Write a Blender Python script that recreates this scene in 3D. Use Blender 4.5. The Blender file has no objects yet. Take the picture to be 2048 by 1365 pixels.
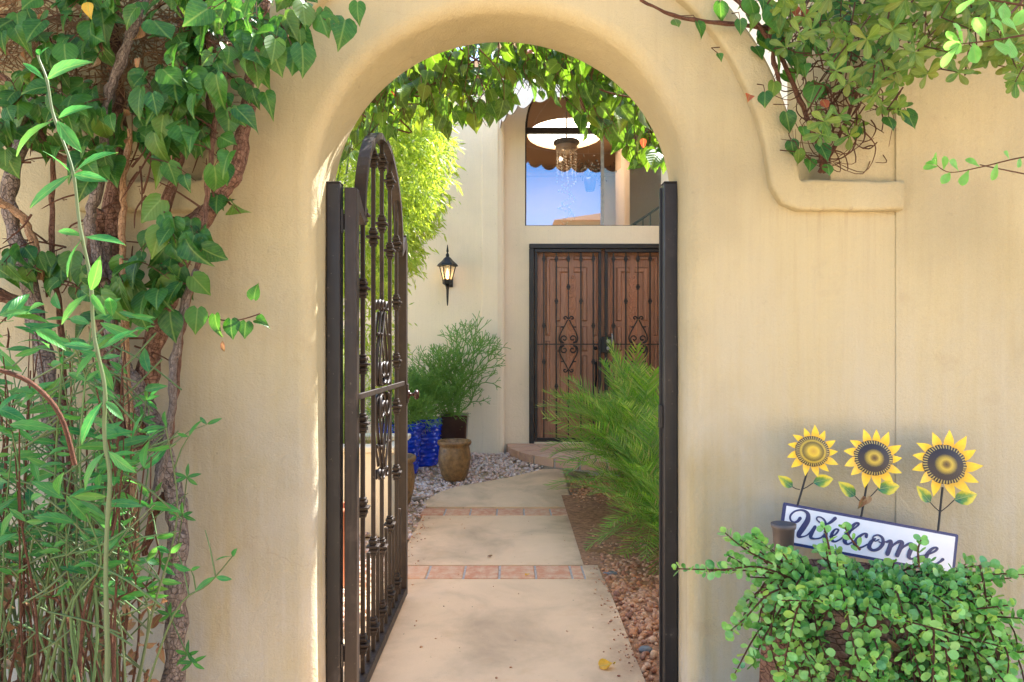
import bpy, math, random
import numpy as np
from mathutils import Vector, Matrix, noise as mnoise
from mathutils.geometry import tessellate_polygon
R = math.radians
PI = math.pi
sc = bpy.context.scene
COL = sc.collection
rng = random.Random(7)
HC = 1.42          # camera height
F = 1400.0         # focal length in photo pixels
HY = 702.0         # horizon row

# ------------------------------------------------------------------ camera, sky, sun, exposure
cam_d = bpy.data.cameras.new('camera'); cam = bpy.data.objects.new('camera', cam_d); COL.objects.link(cam)
cam.location = (0, 0, HC); cam.rotation_euler = (R(90), 0, 0)
cam_d.sensor_width = 36; cam_d.lens = 36 * F / 2048
cam_d.shift_y = (HY - 682.5) / 2048
cam_d.clip_start = .05; cam_d.clip_end = 2000
sc.camera = cam
SUN_EL, SUN_AZ = 52, 40        # azimuth clockwise from +Y (away from the camera) towards +X
w = bpy.data.worlds.new('World'); sc.world = w; w.use_nodes = True
nt = w.node_tree
sky = nt.nodes.new('ShaderNodeTexSky'); sky.sky_type = 'NISHITA'; sky.sun_disc = False
sky.sun_elevation = R(SUN_EL); sky.sun_rotation = R(SUN_AZ); sky.dust_density = 1.2; sky.air_density = 1.0
bg = nt.nodes['Background']; bg.inputs['Strength'].default_value = .105
nt.links.new(sky.outputs[0], bg.inputs[0])
sl = bpy.data.lights.new('sun', 'SUN'); sl.energy = 4.4; sl.angle = R(.6); sl.color = (1, .93, .82)
sun = bpy.data.objects.new('sun', sl); COL.objects.link(sun)
sd = Vector((math.sin(R(SUN_AZ)) * math.cos(R(SUN_EL)), math.cos(R(SUN_AZ)) * math.cos(R(SUN_EL)), math.sin(R(SUN_EL))))
sun.rotation_euler = sd.to_track_quat('Z', 'Y').to_euler(); sun.location = (8, 6, 12)
vs = sc.view_settings; vs.view_transform = 'Standard'; vs.look = 'None'; vs.gamma = 1; vs.use_curve_mapping = False
vs.exposure = 2.5
vs.use_white_balance = True; vs.white_balance_temperature = 6000; vs.white_balance_tint = 10
try:
    sc.cycles.max_bounces = 8; sc.cycles.diffuse_bounces = 4; sc.cycles.glossy_bounces = 3; sc.cycles.transparent_max_bounces = 12
    sc.cycles.use_denoising = True
except Exception: pass

def P(px, py, D):               # a point of the place at distance D seen at that pixel
    return Vector(((px - 1024) / F * D, D, HC + (HY - py) / F * D))
def X(px, D): return (px - 1024) / F * D
def Z(py, D): return HC + (HY - py) / F * D
def gz(y):                      # the ground rises a little towards the house
    return 0.0 if y < 6.0 else min(.1, (y - 6.0) / 2.4 * .1)

# ------------------------------------------------------------------ objects
WM = {}
def link(o, parent=None, M=None):
    COL.objects.link(o)
    M = M if M is not None else Matrix.Identity(4)
    if parent is not None:
        o.parent = parent
        o.matrix_basis = WM[parent.name].inverted() @ M
    else:
        o.matrix_basis = M
    WM[o.name] = M
    return o
def thing(name, label, cat, loc=(0, 0, 0), group=None, M=None):
    o = bpy.data.objects.new(name, None); o.empty_display_size = .1
    o['label'] = label; o['category'] = cat
    if group: o['group'] = group
    return link(o, None, M if M is not None else Matrix.Translation(Vector(loc)))
def tag(o, label, cat, group=None):
    o['label'] = label; o['category'] = cat
    if group: o['group'] = group
    return o
def kind(o, k): o['kind'] = k; return o

class MB:
    def __init__(s): s.v = []; s.f = []; s.u = []; s.m = []; s.s = []
    def add(s, vs_, fs, uv=None, m=0, smooth=False):
        b = len(s.v); s.v.extend([tuple(p) for p in vs_])
        for f in fs:
            s.f.append([b + i for i in f]); s.m.append(m); s.s.append(smooth)
            s.u.extend([uv[i] if uv else (0, 0) for i in f])
        return s
    def box(s, x0, x1, y0, y1, z0, z1, m=0):
        v = [(x, y, z) for z in (z0, z1) for y in (y0, y1) for x in (x0, x1)]
        return s.add(v, [(0, 2, 3, 1), (4, 5, 7, 6), (0, 1, 5, 4), (2, 6, 7, 3), (0, 4, 6, 2), (1, 3, 7, 5)], None, m)
    def tube(s, pts, rad, n=8, m=0, caps=True, smooth=True, twist=0.0, closed=False, wob=0.0):
        pts = [Vector(p) for p in pts]; k = len(pts)
        if not hasattr(rad, '__len__'): rad = [rad] * k
        V, U, Fc = [], [], []
        t0 = (pts[1] - pts[0]).normalized()
        up = Vector((0, 0, 1)) if abs(t0.z) < .9 else Vector((0, 1, 0))
        nx = t0.cross(up).normalized(); L = 0
        for i in range(k):
            if closed: t = (pts[(i + 1) % k] - pts[i - 1])
            else: t = pts[min(i + 1, k - 1)] - pts[max(i - 1, 0)]
            if t.length < 1e-9: t = t0.copy()
            t.normalize()
            nx = nx - t * nx.dot(t)
            if nx.length < 1e-6: nx = t.orthogonal()
            nx.normalize(); ny = t.cross(nx)
            if i: L += (pts[i] - pts[i - 1]).length
            for j in range(n):
                a = 2 * PI * j / n + twist
                r = rad[i]
                if wob: r *= 1 + wob * (mnoise.noise(Vector((math.cos(a) * 1.3, math.sin(a) * 1.3, L * 9 + pts[0].x * 7))))
                V.append(pts[i] + nx * (math.cos(a) * r) + ny * (math.sin(a) * r)); U.append((L, j / n))
        for i in range(k if closed else k - 1):
            a, b = i * n, ((i + 1) % k) * n
            for j in range(n):
                Fc.append((a + j, a + (j + 1) % n, b + (j + 1) % n, b + j))
        s.add(V, Fc, U, m, smooth)
        if caps and not closed:
            s.add(V[:n], [tuple(range(n))[::-1]], U[:n], m); s.add(V[-n:], [tuple(range(n))], U[-n:], m)
        return s
    def lathe(s, prof, c, n=24, m=0, smooth=True, squash=(1, 1)):
        V, U, Fc = [], [], []
        k = len(prof)
        for i, (r, z) in enumerate(prof):
            for j in range(n):
                a = 2 * PI * j / n
                V.append((c[0] + math.cos(a) * r * squash[0], c[1] + math.sin(a) * r * squash[1], c[2] + z)); U.append((z, j / n))
        for i in range(k - 1):
            for j in range(n):
                Fc.append((i * n + j, i * n + (j + 1) % n, (i + 1) * n + (j + 1) % n, (i + 1) * n + j))
        s.add(V, Fc, U, m, smooth)
        s.add(V[:n], [tuple(range(n))[::-1]], U[:n], m); s.add(V[-n:], [tuple(range(n))], U[-n:], m)
        return s
    def ball(s, c, r, n=10, k=7, m=0, sq=(1, 1, 1)):
        return s.lathe([(max(1e-4, r * math.sin(PI * i / k)) , -r * math.cos(PI * i / k) * sq[2]) for i in range(k + 1)], c, n, m, True, (sq[0], sq[1]))
    def prism(s, loops, y0, y1, m=0, plane='xz'):      # loops[0] outline, further loops are holes; extruded along y (or z)
        flat = [p for l in loops for p in l]
        tris = tessellate_polygon([[Vector((p[0], p[1], 0)) for p in l] for l in loops])
        def w3(p, d): return (p[0], d, p[1]) if plane == 'xz' else ((p[0], p[1], d) if plane == 'xy' else (d, p[0], p[1]))
        nrm = []
        for t in tris:
            a, b, c = [flat[i] for i in t]
            if (b[0] - a[0]) * (c[1] - a[1]) - (b[1] - a[1]) * (c[0] - a[0]) < 0: t = (t[0], t[2], t[1])
            nrm.append(tuple(t))
        s.add([w3(p, y0) for p in flat], nrm, None, m)
        s.add([w3(p, y1) for p in flat], [t[::-1] for t in nrm], None, m)
        for l in loops:
            n = len(l)
            s.add([w3(p, y0) for p in l] + [w3(p, y1) for p in l], [(i, (i + 1) % n, n + (i + 1) % n, n + i) for i in range(n)], None, m)
        return s
    def build(s, name, mats, parent=None, M=None, bev=0, bseg=1, fixn=True, local=False):
        me = bpy.data.meshes.new(name); me.from_pydata(s.v, [], s.f)
        for mt in (mats if isinstance(mats, (list, tuple)) else [mats]): me.materials.append(mt)
        me.polygons.foreach_set('material_index', s.m); me.polygons.foreach_set('use_smooth', s.s)
        uvl = me.uv_layers.new(name='UVMap'); uvl.data.foreach_set('uv', [c for p in s.u for c in p])
        if fixn:
            import bmesh
            bm = bmesh.new(); bm.from_mesh(me); bmesh.ops.recalc_face_normals(bm, faces=bm.faces); bm.to_mesh(me); bm.free()
        me.update()
        o = bpy.data.objects.new(name, me)
        link(o, parent, M)
        if bev:
            b = o.modifiers.new('bevel', 'BEVEL'); b.width = bev; b.segments = bseg; b.limit_method = 'ANGLE'; b.angle_limit = R(40); b.harden_normals = False
        return o

def offset_poly(pts, d):        # miter offset of a closed 2-D outline (positive = inwards for a counter-clockwise outline)
    n = len(pts); out = []
    for i in range(n):
        a, b, c = Vector(pts[i - 1]), Vector(pts[i]), Vector(pts[(i + 1) % n])
        e1, e2 = (b - a).normalized(), (c - b).normalized()
        n1, n2 = Vector((-e1.y, e1.x)), Vector((-e2.y, e2.x))
        m_ = n1 + n2; m_ = m_ / max(.2, m_.dot(n1)) if m_.length > 1e-6 else n1
        out.append(tuple(b + m_ * d))
    return out
def bez(pts, n=8):              # Catmull-Rom through points
    pts = [Vector(p) for p in pts]; out = []
    for i in range(len(pts) - 1):
        p0 = pts[max(i - 1, 0)]; p1 = pts[i]; p2 = pts[i + 1]; p3 = pts[min(i + 2, len(pts) - 1)]
        for k in range(n):
            t = k / n
            out.append(.5 * ((2 * p1) + (p2 - p0) * t + (2 * p0 - 5 * p1 + 4 * p2 - p3) * t * t + (3 * p1 - p0 - 3 * p2 + p3) * t ** 3))
    out.append(pts[-1]); return out

# ------------------------------------------------------------------ materials
def mat(name):
    m = bpy.data.materials.new(name); m.use_nodes = True
    t = m.node_tree; return m, t, t.nodes['Principled BSDF']
def N(t, typ, **kw):
    n = t.nodes.new(typ)
    for k, v in kw.items():
        if k in n.inputs: n.inputs[k].default_value = v
        else: setattr(n, k, v)
    return n
def ramp(t, src, stops, interp='LINEAR'):
    r = t.nodes.new('ShaderNodeValToRGB'); r.color_ramp.interpolation = interp
    e = r.color_ramp.elements
    while len(e) < len(stops): e.new(.5)
    for i, (p, c) in enumerate(stops):
        e[i].position = p; e[i].color = (c[0], c[1], c[2], 1) if hasattr(c, '__len__') else (c, c, c, 1)
    t.links.new(src, r.inputs[0]); return r
def mix(t, fac, a, b, mode='MIX'):
    n = t.nodes.new('ShaderNodeMix'); n.data_type = 'RGBA'; n.blend_type = mode
    for sock, v in ((n.inputs[0], fac), (n.inputs[6], a), (n.inputs[7], b)):
        if hasattr(v, 'is_linked') or hasattr(v, 'links'): t.links.new(v, sock)
        elif hasattr(v, '__len__'): sock.default_value = (v[0], v[1], v[2], 1)
        else: sock.default_value = v
    return n.outputs[2]
def math_(t, op, a, b=0.0):
    n = t.nodes.new('ShaderNodeMath'); n.operation = op
    for sock, v in ((n.inputs[0], a), (n.inputs[1], b)):
        if hasattr(v, 'links'): t.links.new(v, sock)
        else: sock.default_value = v
    return n.outputs[0]
def coords(t, kind_='Object', scale=(1, 1, 1)):
    c = t.nodes.new('ShaderNodeTexCoord'); mp = t.nodes.new('ShaderNodeMapping'); mp.inputs['Scale'].default_value = scale
    t.links.new(c.outputs[kind_], mp.inputs[0]); return mp.outputs[0]
def posn(t, scale=(1, 1, 1)):
    g = t.nodes.new('ShaderNodeNewGeometry'); mp = t.nodes.new('ShaderNodeMapping'); mp.inputs['Scale'].default_value = scale
    t.links.new(g.outputs['Position'], mp.inputs[0]); return mp.outputs[0]
def nz(t, vec, scale, detail=4, rough=.55, dist=0):
    n = N(t, 'ShaderNodeTexNoise', Scale=scale, Detail=detail, Roughness=rough, Distortion=dist)
    t.links.new(vec, n.inputs['Vector']); return n.outputs['Fac']
def bump(t, b, h, strength=.3, dist=.01):
    n = N(t, 'ShaderNodeBump', Strength=strength, Distance=dist); t.links.new(h, n.inputs['Height']); t.links.new(n.outputs[0], b.inputs['Normal'])

def stucco(name, base, vary=.10, streak=.06, stains_and_light=False, rough=.85):
    m, t, b = mat(name); p = posn(t)
    big = nz(t, p, 1.3, 3); mid = nz(t, p, 9, 5); fine = nz(t, p, 140, 3)
    dk = tuple(c * (1 - vary * 1.6) for c in base); lt = tuple(min(1, c * (1 + vary * .6)) for c in base)
    c = ramp(t, big, [(.3, dk), (.5, base), (.72, lt)]).outputs[0]
    st = nz(t, posn(t, (60, 60, 1.2)), 1.6, 5, .6)                     # brushed vertical streaks
    c = mix(t, streak * 3, c, ramp(t, st, [(.3, .55), (.7, 1.0)]).outputs[0], 'MULTIPLY')
    sp = nz(t, p, 26, 2); c = mix(t, ramp(t, sp, [(.70, 0), (.78, .35)]).outputs[0], c, tuple(x * .55 for x in base))
    if stains_and_light:                                                          # rain drips under the ledges
        sx = t.nodes.new('ShaderNodeSeparateXYZ'); t.links.new(posn(t), sx.inputs[0])
        drip = ramp(t, nz(t, posn(t, (34, 0, 1.0)), 1, 5, .75), [(.52, 0), (.72, 1)]).outputs[0]
        fall = ramp(t, math_(t, 'MULTIPLY_ADD', sx.outputs[2], 1.0), [(0, 0), (1, 1)]).outputs[0]
        zz = math_(t, 'SUBTRACT', 1.93, sx.outputs[2])
        fall = ramp(t, zz, [(0.0, 0), (.005, 1), (.10, .5), (.45, 0)]).outputs[0]
        away = ramp(t, math_(t, 'ABSOLUTE', math_(t, 'ADD', sx.outputs[0], .038)), [(.88, 0), (.95, 1)]).outputs[0]
        f = math_(t, 'MULTIPLY', math_(t, 'MULTIPLY', drip, fall), away)
        near = ramp(t, math_(t, 'ABSOLUTE', sx.outputs[0]), [(.70, 1), (.705, 0)]).outputs[0]; near.node.id_data.nodes[near.node.name].color_ramp.interpolation = 'CONSTANT'
        halfx = math_(t, 'MULTIPLY', math_(t, 'ABSOLUTE', sx.outputs[0]), .5); t.links.new(halfx, near.node.inputs[0])
        c = mix(t, math_(t, 'MULTIPLY', math_(t, 'MULTIPLY', f, near), .38), c, (.20, .12, .05))
        old = nz(t, posn(t, (20, 20, 1.4)), 1.4, 4, .65)
        low = ramp(t, sx.outputs[2], [(0, 1), (.95, .0)]).outputs[0]
        f2 = math_(t, 'MULTIPLY', ramp(t, old, [(.50, 0), (.72, .5)]).outputs[0], math_(t, 'ADD', math_(t, 'MULTIPLY', low, .5), .25))
        c = mix(t, f2, c, (.27, .19, .10))
        # greyer lower-wall light painted as streaky patches; then cracks, splashed soil at the foot
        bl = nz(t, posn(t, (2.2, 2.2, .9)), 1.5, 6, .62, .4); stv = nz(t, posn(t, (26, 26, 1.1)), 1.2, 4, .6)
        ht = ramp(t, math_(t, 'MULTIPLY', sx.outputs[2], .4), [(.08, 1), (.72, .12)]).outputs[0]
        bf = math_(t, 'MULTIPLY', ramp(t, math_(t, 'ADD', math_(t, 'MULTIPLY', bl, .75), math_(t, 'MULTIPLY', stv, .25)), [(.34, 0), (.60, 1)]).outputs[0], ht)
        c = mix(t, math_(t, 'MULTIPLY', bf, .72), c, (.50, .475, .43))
        vc = N(t, 'ShaderNodeTexVoronoi', Scale=1.15); vc.feature = 'DISTANCE_TO_EDGE'
        wob = t.nodes.new('ShaderNodeVectorMath'); wob.operation = 'ADD'; nn_ = N(t, 'ShaderNodeTexNoise', Scale=5.0, Detail=5.0); t.links.new(p, nn_.inputs['Vector']); t.links.new(p, wob.inputs[0]); wsc = t.nodes.new('ShaderNodeVectorMath'); wsc.operation = 'SCALE'; wsc.inputs['Scale'].default_value = .22; t.links.new(nn_.outputs['Color'], wsc.inputs[0]); t.links.new(wsc.outputs[0], wob.inputs[1]); t.links.new(wob.outputs[0], vc.inputs['Vector'])
        ck = math_(t, 'MULTIPLY', ramp(t, vc.outputs[0], [(0, 1), (.0035, 0)]).outputs[0], ramp(t, nz(t, p, 1.1, 2), [(.56, 0), (.66, .45)]).outputs[0])
        c = mix(t, math_(t, 'MULTIPLY', ck, .35), c, (.16, .105, .06))
        spl = math_(t, 'MULTIPLY', ramp(t, sx.outputs[2], [(0, 1), (.30, 0)]).outputs[0], ramp(t, nz(t, p, 18, 6, .7), [(.42, 0), (.62, .7)]).outputs[0])
        c = mix(t, spl, c, (.24, .15, .085))
        sm = nz(t, posn(t, (3, 3, 3)), 2.2, 4, .6); c = mix(t, ramp(t, sm, [(.62, 0), (.8, .4)]).outputs[0], c, (.34, .26, .15))
    t.links.new(c, b.inputs['Base Color']); b.inputs['Roughness'].default_value = rough
    grain = nz(t, p, 330, 3, .7); c2_ = mix(t, .30, c, ramp(t, grain, [(.25, .55), (.6, 1.0)]).outputs[0], 'MULTIPLY'); t.links.new(c2_, b.inputs['Base Color'])
    tro = nz(t, posn(t, (1, 1, 1)), 22, 6, .65, 1.2)
    h = math_(t, 'ADD', math_(t, 'ADD', math_(t, 'MULTIPLY', mid, 1.0), math_(t, 'MULTIPLY', fine, .45)), math_(t, 'MULTIPLY', tro, .8))
    bump(t, b, h, .42, .014); return m
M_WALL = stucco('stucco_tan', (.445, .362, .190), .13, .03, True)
M_HOUSE = stucco('stucco_house', (.87, .74, .55), .05, .03)
M_TRIMW = stucco('stucco_white', (.80, .70, .52), .05, .03)
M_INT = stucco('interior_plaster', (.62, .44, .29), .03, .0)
M_NEIGH = stucco('stucco_brown', (.36, .24, .13), .08, .02)

def metal_paint(name, base, rough=.42, wear=.2):
    m, t, b = mat(name); p = coords(t)
    n = nz(t, p, 14, 5); s = nz(t, coords(t, 'Object', (60, 60, 3)), 2, 3)
    c = ramp(t, n, [(.35, tuple(x * .75 for x in base)), (.6, base), (.8, tuple(min(1, x * 1.7 + .01) for x in base))]).outputs[0]
    c = mix(t, ramp(t, nz(t, p, 60, 2), [(.70, 0), (.76, wear)]).outputs[0], c, (.20, .16, .12))
    t.links.new(c, b.inputs['Base Color'])
    t.links.new(ramp(t, s, [(.3, rough - .08), (.7, rough + .14)]).outputs[0], b.inputs['Roughness'])
    b.inputs['Specular IOR Level'].default_value = .45
    bump(t, b, s, .12, .003); return m
M_IRON = metal_paint('iron_bronze', (.026, .015, .010), .46, .25)
M_POST = metal_paint('iron_black', (.012, .009, .009), .42, .35)
M_GRILLE = metal_paint('grille_dark', (.020, .016, .015), .45, .1)
M_BLACK = metal_paint('black_metal', (.010, .010, .011), .4, .1)
M_STEEL = metal_paint('steel', (.35, .34, .32), .25, .1)
M_KNOB = metal_paint('knob_brown', (.045, .015, .010), .22, .05)

def wood(name, c0, c1):
    m, t, b = mat(name)
    g = nz(t, posn(t, (38, 38, 1.6)), 3, 6, .6, .8)
    c = ramp(t, g, [(.25, c0), (.62, c1), (.85, tuple(x * 1.25 for x in c1))]).outputs[0]
    t.links.new(c, b.inputs['Base Color']); b.inputs['Roughness'].default_value = .42
    bump(t, b, g, .15, .003); return m
M_DOOR = wood('door_wood', (.22, .102, .055), (.47, .225, .13))
M_DOOR2 = wood('door_wood_carved', (.38, .15, .065), (.56, .26, .145))

def plain(name, c, rough=.6, metal=0, noise_amt=.12, scale=20, spec=.5, bmp=.05):
    m, t, b = mat(name); n = nz(t, coords(t), scale, 4)
    t.links.new(ramp(t, n, [(.3, tuple(x * (1 - noise_amt) for x in c)), (.7, tuple(min(1, x * (1 + noise_amt)) for x in c))]).outputs[0], b.inputs['Base Color'])
    b.inputs['Roughness'].default_value = rough; b.inputs['Metallic'].default_value = metal; b.inputs['Specular IOR Level'].default_value = spec
    bump(t, b, n, bmp, .004); return m

def leafmat(name, cols, trans=.35, rough=.4, rib=True, tcol=None, flecks=.25):
    m, t, b = mat(name)
    oi = t.nodes.new('ShaderNodeObjectInfo'); ge = t.nodes.new('ShaderNodeNewGeometry')
    r = math_(t, 'FRACT', math_(t, 'ADD', oi.outputs['Random'], ge.outputs['Random Per Island']))
    st = [(i / (len(cols) - 1), c) for i, c in enumerate(cols)]
    c = ramp(t, r, st).outputs[0]
    n = nz(t, posn(t), 55, 3)
    c = mix(t, ramp(t, n, [(.35, 0), (.75, .45)]).outputs[0], c, tuple(min(1, x * 1.5) for x in cols[len(cols) // 2]))
    tc = t.nodes.new('ShaderNodeTexCoord'); sx = t.nodes.new('ShaderNodeSeparateXYZ'); t.links.new(tc.outputs['UV'], sx.inputs[0])
    if rib:
        dx = math_(t, 'ABSOLUTE', math_(t, 'SUBTRACT', sx.outputs[0], .5))
        ribf = ramp(t, dx, [(0, .55), (.022, .30), (.05, 0)]).outputs[0]
        sv = math_(t, 'SINE', math_(t, 'MULTIPLY', math_(t, 'SUBTRACT', sx.outputs[1], math_(t, 'MULTIPLY', dx, .8)), 42.0))
        svf = ramp(t, sv, [(.86, 0), (1.0, .16)]).outputs[0]
        c = mix(t, math_(t, 'MAXIMUM', ribf, svf), c, (.20, .30, .07))
        bump(t, b, math_(t, 'MULTIPLY', sv, -1), .18, .002)
    if flecks:
        fl = nz(t, posn(t), 130, 2)
        c = mix(t, ramp(t, fl, [(.70, 0), (.76, flecks)]).outputs[0], c, (.30, .24, .06))
    t.links.new(c, b.inputs['Base Color']); b.inputs['Roughness'].default_value = rough; b.inputs['Specular IOR Level'].default_value = .32
    tr = t.nodes.new('ShaderNodeBsdfTranslucent'); mx = t.nodes.new('ShaderNodeMixShader'); mx.inputs[0].default_value = trans
    hs = t.nodes.new('ShaderNodeHueSaturation'); hs.inputs['Hue'].default_value = .485; hs.inputs['Saturation'].default_value = 1.1; hs.inputs['Value'].default_value = 2.6
    t.links.new(c, hs.inputs['Color']); t.links.new(hs.outputs[0], tr.inputs[0])
    t.links.new(b.outputs[0], mx.inputs[1]); t.links.new(tr.outputs[0], mx.inputs[2])
    t.links.new(mx.outputs[0], t.nodes['Material Output'].inputs[0]); return m
M_LEAF = leafmat('bougainvillea_leaf', [(.010, .046, .008), (.020, .080, .012), (.031, .108, .014), (.050, .140, .020), (.012, .062, .018), (.024, .084, .011), (.10, .16, .022)], .26, .42, flecks=.5)
M_LEAFA = leafmat('bougainvillea_leaf_sunny', [(.016, .050, .007), (.026, .075, .009), (.045, .105, .012), (.075, .14, .015), (.030, .060, .010), (.10, .12, .015)], .40, .42)
M_LEAFY = leafmat('yellowing_leaf', [(.50, .30, .03), (.55, .36, .04)], .35)
M_DRY = leafmat('dry_leaf', [(.20, .105, .05), (.30, .17, .085), (.15, .075, .04), (.38, .27, .16)], .2, .7)
M_RED = leafmat('red_bract', [(.20, .04, .02), (.28, .09, .04)], .3, .6)
M_LANCE = leafmat('lance_leaf', [(.018, .115, .028), (.030, .160, .040), (.06, .20, .035), (.018, .10, .045), (.09, .21, .03)], .28)
M_OBOV = leafmat('spoon_leaf', [(.05, .115, .020), (.075, .14, .02), (.12, .165, .025), (.04, .125, .03), (.15, .15, .03)], .34, .33)
M_OBOVL = leafmat('spoon_leaf_fresh', [(.10, .28, .05), (.14, .33, .07)], .35, .35)
M_JADE = leafmat('jade_leaf', [(.035, .14, .022), (.09, .27, .04), (.16, .38, .06), (.26, .48, .16), (.05, .18, .045), (.32, .46, .08), (.10, .30, .09)], .16, .22, False, flecks=.1)
M_PALM = leafmat('palm_leaf', [(.09, .22, .03), (.15, .30, .03), (.22, .33, .045), (.06, .15, .03), (.33, .40, .09), (.10, .22, .05), (.34, .27, .10)], .36, .42, False)
M_BAMB = leafmat('bamboo_leaf', [(.13, .22, .025), (.22, .30, .035), (.30, .36, .06), (.10, .18, .02)], .45, .5, False)
M_PENCIL = leafmat('pencil_stem', [(.10, .23, .035), (.16, .31, .05), (.13, .27, .04), (.20, .33, .06)], .0, .5, False)
M_GREENST = leafmat('green_stem', [(.06, .115, .035), (.085, .15, .05), (.07, .10, .03), (.12, .15, .07)], .0, .5, False)
M_GRASS = leafmat('grass_blade', [(.20, .26, .07), (.28, .33, .10), (.14, .22, .05)], .4, .5, False)

def bark(name, c0, c1, c2):
    m, t, b = mat(name)
    tc = t.nodes.new('ShaderNodeTexCoord'); mp = t.nodes.new('ShaderNodeMapping'); mp.inputs['Scale'].default_value = (14, 7, 1)
    t.links.new(tc.outputs['UV'], mp.inputs[0])
    n = nz(t, mp.outputs[0], 2.2, 6, .7, .6)
    mp2 = t.nodes.new('ShaderNodeMapping'); mp2.inputs['Scale'].default_value = (30, 6, 1); t.links.new(tc.outputs['UV'], mp2.inputs[0])
    vo = N(t, 'ShaderNodeTexVoronoi', Scale=2.0); vo.feature = 'DISTANCE_TO_EDGE'; t.links.new(mp2.outputs[0], vo.inputs['Vector'])
    c = ramp(t, n, [(.28, c0), (.5, c1), (.75, c2)]).outputs[0]
    crack = ramp(t, vo.outputs[0], [(0, 1), (.07, 0)]).outputs[0]
    c = mix(t, math_(t, 'MULTIPLY', crack, .6), c, tuple(x * .35 for x in c0))
    t.links.new(c, b.inputs['Base Color']); b.inputs['Roughness'].default_value = .9; b.inputs['Specular IOR Level'].default_value = .2
    h = math_(t, 'SUBTRACT', n, math_(t, 'MULTIPLY', crack, .5)); bump(t, b, h, .9, .012); return m
M_BARK = bark('bark_brown', (.085, .042, .026), (.22, .115, .075), (.38, .235, .165))
M_BARKG = bark('bark_grey', (.09, .068, .058), (.24, .185, .15), (.42, .36, .31))
M_TWIG = bark('twig', (.10, .042, .026), (.19, .085, .05), (.30, .17, .11))
M_TWIGT = bark('twig_tan', (.24, .12, .055), (.42, .24, .12), (.58, .40, .24))

def concrete(name, base):
    m, t, b = mat(name); p = posn(t)
    a = nz(t, p, 1.6, 5, .6, .5); f = nz(t, p, 70, 4); s = nz(t, p, 7, 5, .65)
    c = ramp(t, a, [(.28, tuple(x * .66 for x in base)), (.52, base), (.75, tuple(min(1, x * 1.12) for x in base))]).outputs[0]
    c = mix(t, ramp(t, s, [(.55, 0), (.8, .35)]).outputs[0], c, (base[0] * .8, base[1] * .66, base[2] * .5))
    c = mix(t, ramp(t, nz(t, p, 38, 2), [(.72, 0), (.77, .7)]).outputs[0], c, (.10, .06, .035))
    pf = nz(t, p, 220, 3); c = mix(t, .35, c, ramp(t, pf, [(.3, .62), (.7, 1)]).outputs[0], 'MULTIPLY')
    sx = t.nodes.new('ShaderNodeSeparateXYZ'); t.links.new(posn(t), sx.inputs[0])
    dirt = math_(t, 'MULTIPLY', ramp(t, sx.outputs[0], [(.28, 0), (.58, 1)]).outputs[0], ramp(t, nz(t, p, 4.5, 5, .7), [(.35, 0), (.7, 1)]).outputs[0])
    edg = math_(t, 'MULTIPLY', ramp(t, math_(t, 'MULTIPLY', sx.outputs[0], -1), [(.45, 0), (.74, 1)]).outputs[0], ramp(t, nz(t, p, 5.5, 5, .7), [(.4, 0), (.7, 1)]).outputs[0])
    dirt = math_(t, 'MAXIMUM', dirt, math_(t, 'MULTIPLY', edg, .7))
    c = mix(t, math_(t, 'MULTIPLY', dirt, .75), c, (.26, .13, .06))
    t.links.new(c, b.inputs['Base Color']); b.inputs['Roughness'].default_value = .8; bump(t, b, math_(t, 'ADD', f, s), .18, .004); return m
M_CONC = concrete('concrete_path', (.76, .51, .29))
M_MORTAR = plain('mortar', (.42, .37, .31), .9, 0, .2, 40)
def brickmat(name, cols):
    m, t, b = mat(name); oi = t.nodes.new('ShaderNodeObjectInfo')
    c = ramp(t, oi.outputs['Random'], [(i / (len(cols) - 1), x) for i, x in enumerate(cols)]).outputs[0]
    p = posn(t); c = mix(t, ramp(t, nz(t, p, 14, 5, .7), [(.40, 0), (.62, .85)]).outputs[0], c, (.66, .43, .26))
    c = mix(t, ramp(t, nz(t, p, 60, 3), [(.62, 0), (.75, .5)]).outputs[0], c, (.22, .09, .045))
    t.links.new(c, b.inputs['Base Color']); b.inputs['Roughness'].default_value = .85; bump(t, b, nz(t, p, 90, 4), .3, .004); return m
M_BRICK = brickmat('brick', [(.56, .225, .11), (.62, .28, .14), (.52, .19, .09), (.66, .34, .17)])
M_PAVER = brickmat('step_paver', [(.58, .33, .22), (.64, .40, .28), (.54, .31, .22), (.66, .43, .31)])
def stonemat(name, cols, rough=.85):
    m, t, b = mat(name); ge = t.nodes.new('ShaderNodeNewGeometry')
    c = ramp(t, ge.outputs['Random Per Island'], [(i / (len(cols) - 1), x) for i, x in enumerate(cols)]).outputs[0]
    p = posn(t); c = mix(t, .35, c, ramp(t, nz(t, p, 90, 4), [(.3, .5), (.7, 1)]).outputs[0], 'MULTIPLY')
    t.links.new(c, b.inputs['Base Color']); b.inputs['Roughness'].default_value = rough; bump(t, b, nz(t, p, 160, 3), .5, .004); return m
M_GRAVEL = stonemat('pink_gravel', [(.70, .49, .38), (.82, .64, .53), (.62, .42, .33), (.88, .74, .64), (.74, .47, .33), (.54, .41, .34)])
M_LAVA = stonemat('lava_rock', [(.56, .22, .09), (.68, .33, .15), (.36, .13, .06), (.76, .44, .24), (.58, .29, .16), (.28, .12, .07)], .95)
M_SOIL = plain('soil', (.34, .17, .085), .95, 0, .4, 30, .2, .6)
M_GROUND = plain('ground_dirt', (.60, .45, .28), .95, 0, .15, 3, .2, .2)

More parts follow.
